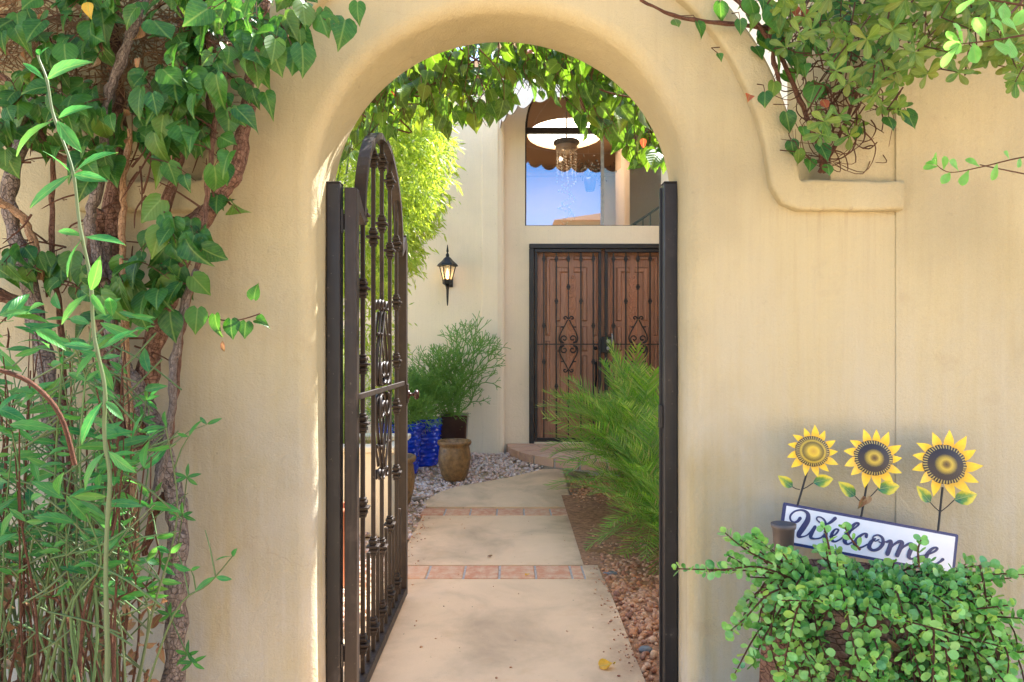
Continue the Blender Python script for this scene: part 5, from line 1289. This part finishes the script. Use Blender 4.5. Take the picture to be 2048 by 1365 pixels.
# flowers
for (cx_, cy_, rr, rd, s0, s1, md, lab, l1, l2, yel) in (
        (1627, 904, 51, 33, (1618, 940), (1596, 1009), M_DISCY, 'sunflower with yellow seed disc', ((1600, 980), (1584, 974), (1556, 954)), ((1602, 981), (1627, 966), (1668, 956)), 1),
        (1748, 917, 60, 38, (1738, 955), (1722, 1031), M_DISCD, 'sunflower with dark seed disc in the middle', ((1726, 1008), (1708, 992), (1676, 966)), ((1730, 1002), (1754, 979), (1800, 970)), 0),
        (1891, 930, 67, 43, (1886, 975), (1873, 1059), M_DISCD, 'largest sunflower on the right', ((1878, 1024), (1857, 1004), (1832, 974)), ((1879, 1023), (1906, 1000), (1954, 986)), 0)):
    u, v = toB(cx_, cy_); ro, rdm = rr * S, rd * S
    yo = -.012
    b = MB(); V, U, Fc = [], [], []
    nr, na = 6, 36
    for i in range(nr + 1):
        for j in range(na):
            f = i / nr; a = 2 * PI * j / na; V.append((u + rdm * f * math.cos(a) * 1.05, yo - .010 * (1 - f * f), v + rdm * f * .92 * math.sin(a))); U.append((f, j / na))
    for i in range(nr):
        for j in range(na): Fc.append((i * na + j, i * na + (j + 1) % na, (i + 1) * na + (j + 1) % na, (i + 1) * na + j))
    b.add(V, Fc, U, 0, True); fl = b.build('sunflower', md, sign, M=MS, fixn=False); fl['label'] = lab
    npet = 13
    for k in range(npet):
        a = 2 * PI * k / npet + .1; d = Vector((math.cos(a) * 1.05, 0, math.sin(a) * .95)); L_ = (ro - rdm * .82) * rng.uniform(.86, 1.1); a += rng.uniform(-.05, .05); d = Vector((math.cos(a) * 1.05, 0, math.sin(a) * .95))
        Vv, Ff, Uu = leaf_geo([(0, .9), (.2, 1.0), (.42, .88), (.66, .56), (.86, .22), (1, .02)], L_, L_ * .62, .35, .0, .0, (-1, -.4, 0, .4, 1), k)
        tan = Vector((-d.z, 0, d.x)).normalized(); dn = d.normalized(); tl = dn + Vector((0, rng.uniform(-.35, .05), 0)); sk = tan * (.22 if k % 2 else .1)
        base = Vector((u, yo + .002, v)) + Vector((d.x * rdm * .86, 0, d.z * rdm * .9))
        b = MB(); b.add([base + tan * p[0] + (tl + sk * (p[1] / L_)) * p[1] + Vector((0, -.5, 0)) * p[2] for p in Vv], Ff, Uu, 0, True)
        b.build('petal', M_PETAL, fl, M=MS, fixn=False)
    p0, p1 = toB(*s0), toB(*s1)
    b = MB(); b.tube([(p0[0], -.004, p0[1]), (p1[0], .002, p1[1]), (p1[0] - .002, .003, p1[1] - .006)], .0036, 8)
    for lf3 in (l1, l2):
        q = [toB(*p) for p in lf3]; b.tube([(q[0][0], -.004, q[0][1]), ((q[0][0] + q[1][0]) / 2, -.006, (q[0][1] + q[1][1]) / 2 - .002), (q[1][0], -.008, q[1][1])], .0016, 6)
    stem = b.build('stem', M_BLACK, sign, M=MS, fixn=False)
    for lf3 in (l1, l2):
        q0, q1 = [Vector((toB(*p)[0], -.009, toB(*p)[1])) for p in lf3[1:]]; d = q1 - q0; L_ = d.length
        Vv, Ff, Uu = leaf_geo([(0, .12), (.15, .7), (.38, 1.0), (.62, .86), (.84, .42), (1, .02)], L_, L_ * .62, .25, .12, .02, (-1, -.5, 0, .5, 1), 3)
        dn = d.normalized(); tan = Vector((-dn.z, 0, dn.x)); b = MB(); b.add([q0 + tan * p[0] + dn * p[1] + Vector((0, -1, 0)) * p[2] for p in Vv], Ff, Uu, 0, True); b.build('metal_leaf', M_PLEAF, sign, M=MS, fixn=False)
dl = MB()
for k in range(2):
    Vv, Ff, Uu = leaf_geo(HEART, .045, .03, .5, .6, .12, (-1, -.5, 0, .5, 1), 5 + k); Mx = frame(P(1738, 992, 2.325) + Vector((-.02 * k, 0, 0)), (-.6 + .5 * k, -.1, -1), (.3, -1, .1), 1); dl.add([Mx @ Vector(p) for p in Vv], Ff, Uu, 0, True)
tag(dl.build('dry_leaf', M_DRY, fixn=False), 'curled dry leaf caught on the middle sunflower stem', 'leaf')

# ------------------------------------------------------------------ gravel beds
def stones(name, m, pts, rmin, rmax, flat=.7, seed=3, sub=0, jag=.24):
    ph = (1 + 5 ** .5) / 2
    iv = np.array([(-1, ph, 0), (1, ph, 0), (-1, -ph, 0), (1, -ph, 0), (0, -1, ph), (0, 1, ph), (0, -1, -ph), (0, 1, -ph), (ph, 0, -1), (ph, 0, 1), (-ph, 0, -1), (-ph, 0, 1)], float); iv /= np.linalg.norm(iv[0])
    fc = [(0, 11, 5), (0, 5, 1), (0, 1, 7), (0, 7, 10), (0, 10, 11), (1, 5, 9), (5, 11, 4), (11, 10, 2), (10, 7, 6), (7, 1, 8), (3, 9, 4), (3, 4, 2), (3, 2, 6), (3, 6, 8), (3, 8, 9), (4, 9, 5), (2, 4, 11), (6, 2, 10), (8, 6, 7), (9, 8, 1)]
    if sub:
        vv = [tuple(v) for v in iv]; cache = {}; nf_ = []
        def midp(a, c):
            k = (min(a, c), max(a, c))
            if k not in cache:
                q = (np.array(vv[a]) + np.array(vv[c])) / 2; q /= np.linalg.norm(q); cache[k] = len(vv); vv.append(tuple(q))
            return cache[k]
        for (a, c, d) in fc:
            x, y, z = midp(a, c), midp(c, d), midp(d, a); nf_ += [(a, x, z), (c, y, x), (d, z, y), (x, y, z)]
        iv = np.array(vv); fc = nf_
    fc = np.array(fc); g = np.random.RandomState(seed); n = len(pts); nv = len(iv)
    out = np.zeros((n, nv, 3))
    for i, p in enumerate(pts):
        r = g.uniform(rmin, rmax); ax = g.normal(size=3); ax /= np.linalg.norm(ax); an = g.uniform(0, 6.28)
        K = np.array([[0, -ax[2], ax[1]], [ax[2], 0, -ax[0]], [-ax[1], ax[0], 0]]); Rm = np.eye(3) + math.sin(an) * K + (1 - math.cos(an)) * K @ K
        v = iv * (1 + g.uniform(-jag, jag, size=(nv, 1))); v = v * np.array([1, g.uniform(.65, 1), g.uniform(.5, .85)]); v = v @ Rm.T; v[:, 2] *= flat
        out[i] = v * r + np.array(p)
    F_ = (fc[None] + (np.arange(n) * nv)[:, None, None]).reshape(-1, 3)
    me = bpy.data.meshes.new(name); me.vertices.add(n * nv); me.vertices.foreach_set('co', out.reshape(-1)); me.loops.add(len(F_) * 3); me.loops.foreach_set('vertex_index', F_.reshape(-1).astype(np.int32))
    me.polygons.add(len(F_)); me.polygons.foreach_set('loop_start', np.arange(len(F_), dtype=np.int32) * 3); me.polygons.foreach_set('loop_total', np.full(len(F_), 3, dtype=np.int32)); me.update(); me.validate(); me.materials.append(m)
    return kind(link(bpy.data.objects.new(name, me)), 'stuff')
def inside(x, y, poly):
    c = False; n = len(poly)
    for i in range(n):
        x0, y0 = poly[i]; x1, y1 = poly[i - 1]
        if (y0 > y) != (y1 > y) and x < (x1 - x0) * (y - y0) / (y1 - y0) + x0: c = not c
    return c
b = MB(); b.add([(x, y, gz(y) - .026) for (x, y) in ((RX - .1, 2.86), (1.7, 2.86), (1.7, 7.7), (RX - .1, 7.7))] , [(0, 1, 2, 3)]); kind(b.build('soil_bed', M_SOIL), 'structure')
gp = []
for i in range(7800):
    y = 2.86 + (8.93 - 2.86) * rng.random() ** .8; x = rng.uniform(-2.1, .35)
    if y < R1[1] + .1 and x > LX - .01: continue
    if y >= R1[1] + .1 and inside(x, y, far): continue
    if y < 5.2 and x < -1.4: continue
    if ((x - CXD) / srx) ** 2 + ((y - YD) / sry) ** 2 < 1: continue
    lift = .05 * max(0, min(1, (y - 7.5) / 1.4))
    gp.append((x, y, gz(y) - .025 + rng.uniform(0, .018) + lift * .5))
stones('gravel', M_GRAVEL, gp, .014, .030, .8, 3)
lp_ = []
for i in range(8500):
    y = rng.uniform(2.86, 7.4); x = rng.uniform(RX + .005, 1.55)
    if y < 3.45 and rng.random() < .75: continue
    if x < RX + .02 and rng.random() < .5: continue
    lp_.append((x, y, gz(y) - .016 + rng.uniform(0, .016)))
stones('lava_rock', M_LAVA, lp_, .009, .025, .95, 5, 0, .34)
gr2 = [(rng.uniform(RX - .02, 1.0), rng.uniform(2.9, 3.6), -.024 + rng.uniform(0, .006)) for _ in range(900)] + [(RX - abs(rng.gauss(0, .05)), rng.uniform(2.9, 5.6), .003) for _ in range(130)] + [(LX + abs(rng.gauss(0, .06)), rng.uniform(4.3, 6.4), .003) for _ in range(60)] + [(rng.uniform(LX, RX), rng.uniform(2.9, 7), .001) for _ in range(50)]
stones('loose_grit', M_LAVA, gr2, .003, .009, .8, 8)
def pebble(name, px, py, r, m, lab, sq=(1.2, .9, .6)):
    x, y = gpt(px, py); b = MB(); b.ball((x, y, gz(y) + r * sq[2] * .6 - .02), r, 16, 10, 0, sq); tag(b.build(name, m), lab, 'stone', 'loose stones beside the path')
pebble('river_stone', 1291, 1296, .030, M_PEBBLE, 'smooth grey river stone beside the lower right path edge')
pebble('river_stone', 1222, 1146, .045, M_PEBBLE, 'flat dark stone among the lava rock beside the brick row', (1.3, .7, .4))
pebble('river_stone', 836, 1000, .05, M_PEBBLEB, 'round brown stone in the pink gravel near the path bend')
def fallen(px, py, size, m, lab, seed):
    x, y = gpt(px, py); Vv, Ff, Uu = leaf_geo(HEART, size, size * .8, .3, -.3, .1, (-1, -.5, 0, .5, 1), seed); Mx = frame(Vector((x, y, gz(y) + .008)), (1, .25, .05), (0, -.2, 1), 1); b = MB(); b.add([Mx @ Vector(p) for p in Vv], Ff, Uu, 0, True); tag(b.build('fallen_leaf', m, fixn=False), lab, 'leaf', 'fallen leaves on the path')
fallen(1198, 1337, .075, M_LEAFY, 'yellow fallen leaf lying on the near slab of the path', 2)
fallen(1050, 1153, .03, M_LEAFY, 'tiny yellow leaf lying on the nearer brick row', 4)
fallen(975, 1116, .035, M_DRY, 'small dry leaf lying on the middle path slab', 6)

# ------------------------------------------------------------------ pots and pencil cacti
def pot_prof(h, r, kind_):
    if kind_ == 'urn': return [(r * .62, 0), (r * .80, h * .12), (r * .96, h * .38), (r * 1.0, h * .58), (r * .93, h * .82), (r * .90, h * .86), (r * 1.02, h * .90), (r * 1.06, h * .95), (r * 1.02, h), (r * .90, h * .985), (r * .84, h * .9), (.02, h * .88)]
    return [(r * .80, 0), (r * .86, h * .15), (r * .94, h * .5), (r * .99, h * .9), (r * 1.02, h * .95), (r * 1.0, h), (r * .92, h * .985), (r * .90, h * .9), (.02, h * .88)]
def blue_pot(px, D, r, ptop, lab):
    x = X(px, D); h = Z(ptop, D) - gz(D)
    b = MB(); n = 60; prof = []
    for i in range(41):
        f = i / 40; prof.append((r * (.80 + .20 * f ** .8), h * .95 * f))
    prof += [(r * 1.03, h * .96), (r * 1.03, h * .985), (r * 1.0, h), (r * .92, h * .985), (r * .9, h * .9), (.02, h * .88)]
    b.lathe(prof, (x, D, gz(D)), n)
    for i, v in enumerate(b.v):      # basket-weave relief
        zz = v[2] - gz(D)
        if zz < h * .93:
            a = math.atan2(v[1] - D, v[0] - x); row = zz / .048; k = 1 + .065 * abs(math.sin(PI * row)) * (1 if (math.sin(a * 10 + (int(row) % 2) * PI) > 0) else .35)
            b.v[i] = (x + (v[0] - x) * k, D + (v[1] - D) * k, v[2])
    t = thing('blue_pot', lab, 'pot', (x, D, gz(D)), 'blue glazed pots'); b.build('pot', M_BLUE, t)
    b = MB(); b.lathe([(r * .88, 0), (.01, .02)], (x, D, gz(D) + h * .91), 20); b.build('soil', M_SOIL, t); return Vector((x, D, gz(D) + h * .92))
pA = blue_pot(800, 7.7, .235, 845, 'front left cobalt blue woven-texture glazed pot, nearer the gate')
pB = blue_pot(843, 8.2, .235, 836, 'cobalt blue glazed pot standing behind the other blue one')
def urn(name, px, D, r, ptop, m, lab, k='urn'):
    x = X(px, D); h = Z(ptop, D) - gz(D); t = thing(name, lab, 'pot', (x, D, gz(D)), 'clay pots' if name == 'clay_pot' else None); b = MB(); b.lathe(pot_prof(h, r, k), (x, D, gz(D)), 36); b.build('pot', m, t)
    b = MB(); b.lathe([(r * .84, 0), (.01, .015)], (x, D, gz(D) + h * .885), 20); b.build('soil', M_SOIL, t); return Vector((x, D, gz(D) + h * .9))
urn('clay_pot', 909, 7.4, .172, 881, M_OCHRE, 'mottled ochre clay pot standing on gravel in front of blue pots')
urn('clay_pot', 785, 6.25, .20, 912, M_OCHRE, 'mottled ochre clay pot half hidden behind the gate latch stile')
urn('terracotta_pot', 655, 4.25, .135, 1012, M_TERRA, 'orange terracotta pot glimpsed between gate post and hinge stile', 'p')
xdp, ydp = X(909, 8.5), 8.5
dp = thing('tall_planter', 'tall square dark brown glazed planter by the house wall', 'planter', (xdp, ydp, .1))
b = MB(); h = Z(829, ydp) - .1
b.prism([rrect(-.16, .16, -.16, .16, .02)], 0, h, 0, 'xy'); b.v = [(xdp + x * (.82 + .22 * z / h), ydp + y * (.82 + .22 * z / h), .1 + z) for x, y, z in b.v]; b.build('pot', M_DKPOT, dp)
pl_ = thing('planter_wall', 'low cream stucco planter box behind the gate bars', 'planter', (-1.3, 5.6, 0))
zpl = Z(905, 5.5); b = MB(); b.box(-2.05, -.94, 5.48, 5.60, -.04, zpl); b.box(-2.05, -.94, 6.2, 6.32, -.04, zpl); b.box(-1.06, -.94, 5.601, 6.199, -.04, zpl); b.box(-2.05, -1.93, 5.601, 6.199, -.04, zpl); b.build('wall', M_TRIMW, pl_, bev=.012, bseg=2)
b = MB(); b.box(-2.08, -.915, 5.45, 5.63, zpl + .001, zpl + .05); b.box(-2.08, -.915, 6.17, 6.35, zpl + .001, zpl + .05); b.build('cap', M_TRIMW, pl_, bev=.01)
b = MB(); b.box(-1.93, -1.06, 5.6, 6.2, .3, zpl - .06); b.build('soil', M_SOIL, pl_)

def pencil(name, lab, base, plan, seed):
    r_ = random.Random(seed); root = thing(name, lab, 'plant', base, 'pencil cacti in pots'); b = MB()
    def grow(p, d, L, r, lev):
        q = p + d * L; m_ = (p + q) / 2 + Vector((r_.gauss(0, .006), r_.gauss(0, .006), r_.gauss(0, .006)))
        b.tube([p, m_, q], [r, r * .92, r * .85], 5 if lev > 1 else 7, caps=False)
        if lev <= 0: return
        nb = 2 if r_.random() < .6 else 3
        a0 = r_.uniform(0, 6.28); o1 = d.orthogonal().normalized(); o2 = d.cross(o1)
        for k in range(nb):
            a = a0 + 2 * PI * k / nb + r_.gauss(0, .3); sp = r_.uniform(.35, .75)
            dd = (d + (o1 * math.cos(a) + o2 * math.sin(a)) * sp + Vector((0, 0, .06))).normalized(); grow(q, dd, L * r_.uniform(.68, .95), r * .80, lev - 1)
    for (off, d, L, r, lev) in plan: grow(Vector(base) + Vector(off), Vector(d).normalized(), L, r, lev)
    b.build('branch', M_PENCIL, root, fixn=False)
pencil('pencil_cactus', 'dense bushy green pencil cactus growing in the rear blue pot', tuple(pB), [((r_x, r_y, 0), (dx, dy, dz), L, .0075, 5) for (r_x, r_y, dx, dy, dz, L) in [(rng.uniform(-.16, .16), rng.uniform(-.14, .14), rng.gauss(0, .55), rng.gauss(-.15, .5), rng.uniform(.5, 1), rng.uniform(.115, .17)) for _ in range(40)]], 3)
pencil('pencil_cactus', 'bushy green pencil cactus growing in the front left blue pot', tuple(pA), [((r_x, r_y, 0), (dx, dy, dz), L, .007, 5) for (r_x, r_y, dx, dy, dz, L) in [(rng.uniform(-.14, .14), rng.uniform(-.14, .14), rng.gauss(0, .5), rng.gauss(-.1, .5), rng.uniform(.5, 1), rng.uniform(.10, .14)) for _ in range(26)]], 11)
pencil('pencil_cactus', 'tall open pencil cactus rising from the dark brown planter', (xdp, ydp, .1 + h), [((-.04, 0, -.02), (.0, 0, 1), .2, .016, 0), ((-.02, -.04, 0), (-.1, -.25, 1), .2, .012, 6), ((.05, -.03, 0), (.18, -.1, 1), .20, .013, 6), ((-.12, -.05, 0), (-.3, -.3, .8), .15, .010, 6), ((.03, -.1, 0), (.1, -.4, .8), .14, .010, 6), ((-.02, -.12, 0), (-.1, -.5, .6), .12, .009, 6), ((-.1, 0, 0), (-.45, -.15, .9), .19, .012, 6), ((-.06, 0, 0), (-.25, -.1, 1), .24, .014, 6), ((.0, 0, .1), (.34, -.1, 1), .25, .015, 6), ((.04, 0, 0), (.15, -.3, .9), .15, .011, 6), ((-.08, 0, 0), (-.5, -.2, .7), .15, .010, 5), ((.06, .0, 0), (.6, -.2, .6), .13, .01, 5), ((0, -.05, 0), (-.05, -.6, .6), .13, .01, 5)], 5)

# ------------------------------------------------------------------ palm
palm = thing('pygmy_date_palm', 'feathery green pygmy date palm beside the path in front of the doors', 'palm', (1.15, 5.7, 0))
def frond_mesh(L, droop, seed):
    r_ = random.Random(seed); b = MB(); n = 30; rach = []
    p = Vector((0, 0, 0)); el = R(0); rach.append(p.copy())
    for i in range(n):
        f = i / n; a = -droop * f ** 1.3; d = Vector((0, math.cos(a), math.sin(a))); p = p + d * (L / n); rach.append(p.copy())
    b.tube(rach, [.006 * (1 - .85 * i / n) + .0008 for i in range(n + 1)], 4, caps=False)
    for i in range(4, n + 1):
        f = i / n; t_ = (rach[i] - rach[i - 1]).normalized(); up = Vector((1, 0, 0)).cross(t_).normalized()
        ll = L * .23 * (math.sin(PI * min(1, .18 + f * .80)) ** .7) * r_.uniform(.8, 1.15) + .03
        for s_ in (-1, 1):
            d = (Vector((s_, 0, 0)) * .75 + t_ * (.55 + .5 * f) + up * r_.uniform(.10, .5)).normalized()
            w_ = up.cross(d).normalized() * .0052; p0 = rach[i] + t_ * r_.uniform(-.006, .006); p1 = p0 + d * ll * .5 + Vector((0, 0, -.006)); p2 = p0 + d * ll + Vector((0, 0, -ll * r_.uniform(.0, .14)))
            b.add([p0 - w_ * .6, p0 + w_ * .6, p1 + w_, p1 - w_, p2], [(0, 1, 2, 3), (3, 2, 4)], [(0, 0)] * 5, 0, False)
    me = bpy.data.meshes.new('frond'); me.from_pydata(b.v, [], b.f); me.materials.append(M_PALM); uv = me.uv_layers.new(name='UVMap'); me.update(); return me
FM = [frond_mesh(1.0, R(d), i) for i, d in enumerate((34, 48, 62, 22, 42, 78))]
for (cx_, cy_, cz_, n_, L0, az0, az1) in ((1.18, 6.6, .34, 56, 1.08, 60, 300), (1.12, 5.7, .26, 60, .92, 70, 300), (1.10, 4.95, .18, 46, .78, 80, 290), (1.2, 6.2, .38, 26, .98, 0, 360), (1.08, 4.40, .10, 26, .58, 80, 290)):
    for k in range(n_):
        az = R(az0 + (az1 - az0) * (k * .618 % 1.0)); el = R(rng.choice((14, 30, 46, 60, 72, 82)) + rng.gauss(0, 5)); L_ = L0 * rng.uniform(.75, 1.12)
        if rng.random() < .5 and el < R(50): el += R(18)
        M_ = Matrix.Translation((cx_ + rng.gauss(0, .03), cy_ + rng.gauss(0, .03), cz_ + rng.gauss(0, .04))) @ Matrix.Rotation(az - PI / 2 + PI, 4, 'Z') @ Matrix.Rotation(el, 4, 'X') @ Matrix.Rotation(rng.gauss(0, .35), 4, 'Y') @ Matrix.Scale(L_, 4)
        # azimuth measured so that 180 degrees points left (-x)
        M_ = Matrix.Translation(M_.translation) @ Matrix.Rotation(az - PI / 2, 4, 'Z') @ Matrix.Rotation(el, 4, 'X') @ Matrix.Rotation(rng.gauss(0, .35), 4, 'Y') @ Matrix.Scale(L_, 4)
        link(bpy.data.objects.new('frond', rng.choice(FM)), palm, M_)
for (x, y, h_) in ((1.22, 6.6, .38), (1.16, 5.7, .30), (1.14, 4.95, .24), (1.12, 4.35, .14)):
    b = MB(); b.tube([(x, y, -.05), (x, y, h_ * .6), (x, y, h_)], [.06, .055, .045], 10, wob=.4); b.build('trunk', M_BARK, palm, fixn=False)

# ------------------------------------------------------------------ bamboo and grass at the left of the courtyard
bam = thing('bamboo', 'sunlit yellow-green feathery bamboo behind the open gate', 'bamboo', (-1.75, 7.2, 0))
b = MB(); fol = MB()
for k in range(9):
    x, y = -1.85 + rng.uniform(-.35, .25), 7.1 + rng.uniform(-.3, .4); c = bez([(x, y, -.05), (x + .02, y, 1.6), (x + .12, y - .05, 3.0), (x + .45 + rng.gauss(0, .15), y - .2, 4.1), (x + .9 + rng.gauss(0, .2), y - .35, 4.2 + rng.gauss(0, .2))], 6)
    b.tube(c, [.016 - .012 * i / (len(c) - 1) for i in range(len(c))], 6)
b.build('culm', M_GREENST, bam, fixn=False)
def bam_twig(p, d, L, n):
    fol.tube([p, p + d * L * .6 + Vector((0, 0, .01)), p + d * L + Vector((0, 0, -.06 * L / .3))], [.002, .0015, .001], 3, caps=False)
    for k in range(n):
        q = p + d * L * rng.random() + Vector((rng.gauss(0, .02), rng.gauss(0, .02), rng.gauss(0, .02))); dd = rnd_dir(d + Vector((0, -.1, -.5)), .5); l = rng.uniform(.06, .13); e = dd.cross(rnd_dir((0, -1, .4), .6)).normalized() * l * .09
        fol.add([q, q + dd * l * .45 + e, q + dd * l, q + dd * l * .45 - e], [(0, 1, 2, 3)], [(.2, 0)] * 4)
for k in range(2300):
    u_ = rng.random(); px = rng.uniform(600, 905) if rng.random() < .6 else rng.uniform(740, 905); py = rng.uniform(150, 580); D = rng.uniform(6.6, 7.8)
    edge = 905 if py < 400 else 905 - (py - 400) * .55
    if px > edge - 20 * rng.random(): continue
    d = Vector((rng.gauss(.35, .5), rng.gauss(-.2, .4), rng.gauss(-.45, .35))).normalized(); bam_twig(P(px - 18, py - 10, D), d, rng.uniform(.15, .32), rng.choice((9, 11, 13)))
for k in range(240):
    px, py, D = rng.uniform(610, 790), rng.uniform(560, 800), rng.uniform(6.7, 7.6); bam_twig(P(px, py, D), Vector((rng.gauss(.1, .5), rng.gauss(-.2, .4), rng.gauss(-.6, .3))).normalized(), rng.uniform(.15, .3), 8)
kind(fol.build('foliage', M_BAMB, bam, fixn=False), 'stuff')
og = thing('ornamental_grass', 'pale arching grass clump growing in the cream planter box', 'grass clump', (-1.45, 5.9, .5))
b = MB()
for k in range(420):
    x, y = -1.62 + rng.gauss(0, .17), 5.9 + rng.gauss(0, .08); z = zpl - .06; a = rng.uniform(0, 2 * PI); l = rng.uniform(.5, 1.05); o_ = Vector((math.cos(a), math.sin(a) * .6, 0)) * rng.uniform(.1, .42); e = Vector((-math.sin(a), math.cos(a), 0)) * .0045
    p0 = Vector((x, y, z)); p1 = p0 + o_ * .35 + Vector((0, 0, l * .6)); p2 = p0 + o_ * .8 + Vector((0, 0, l * .85)); p3 = p0 + o_ * 1.3 + Vector((0, 0, l * .72))
    b.add([p0 - e, p0 + e, p1 + e, p1 - e, p2 + e * .7, p2 - e * .7, p3], [(0, 1, 2, 3), (3, 2, 4, 5), (5, 4, 6)], [(.2, 0)] * 7)
kind(b.build('blade', M_GRASS, og, fixn=False), 'stuff')

# ------------------------------------------------------------------ house across the street (seen mirrored in the window)
nh = thing('neighbour_house', 'brown stucco house with low hipped roof across the street, mirrored in glass', 'house', (7, -14, 0))
b = MB(); b.box(2.2, 14, -18, -10, -.05, 6.7); b.build('wall', M_NEIGH, nh)
b = MB(); b.add([(1.7, -9.6, 6.7), (14.5, -9.6, 6.7), (14.5, -18.4, 6.7), (1.7, -18.4, 6.7), (5.2, -13.5, 7.9), (11.5, -13.5, 7.9)], [(0, 1, 5, 4), (1, 2, 5), (2, 3, 4, 5), (3, 0, 4), (0, 3, 2, 1)]); b.build('roof', M_TERRA, nh)
for x in (4, 7, 10):
    b = MB(); b.box(x, x + 1.1, -10.02, -9.95, 3.6, 4.9); b.build('window', M_DARK, nh)
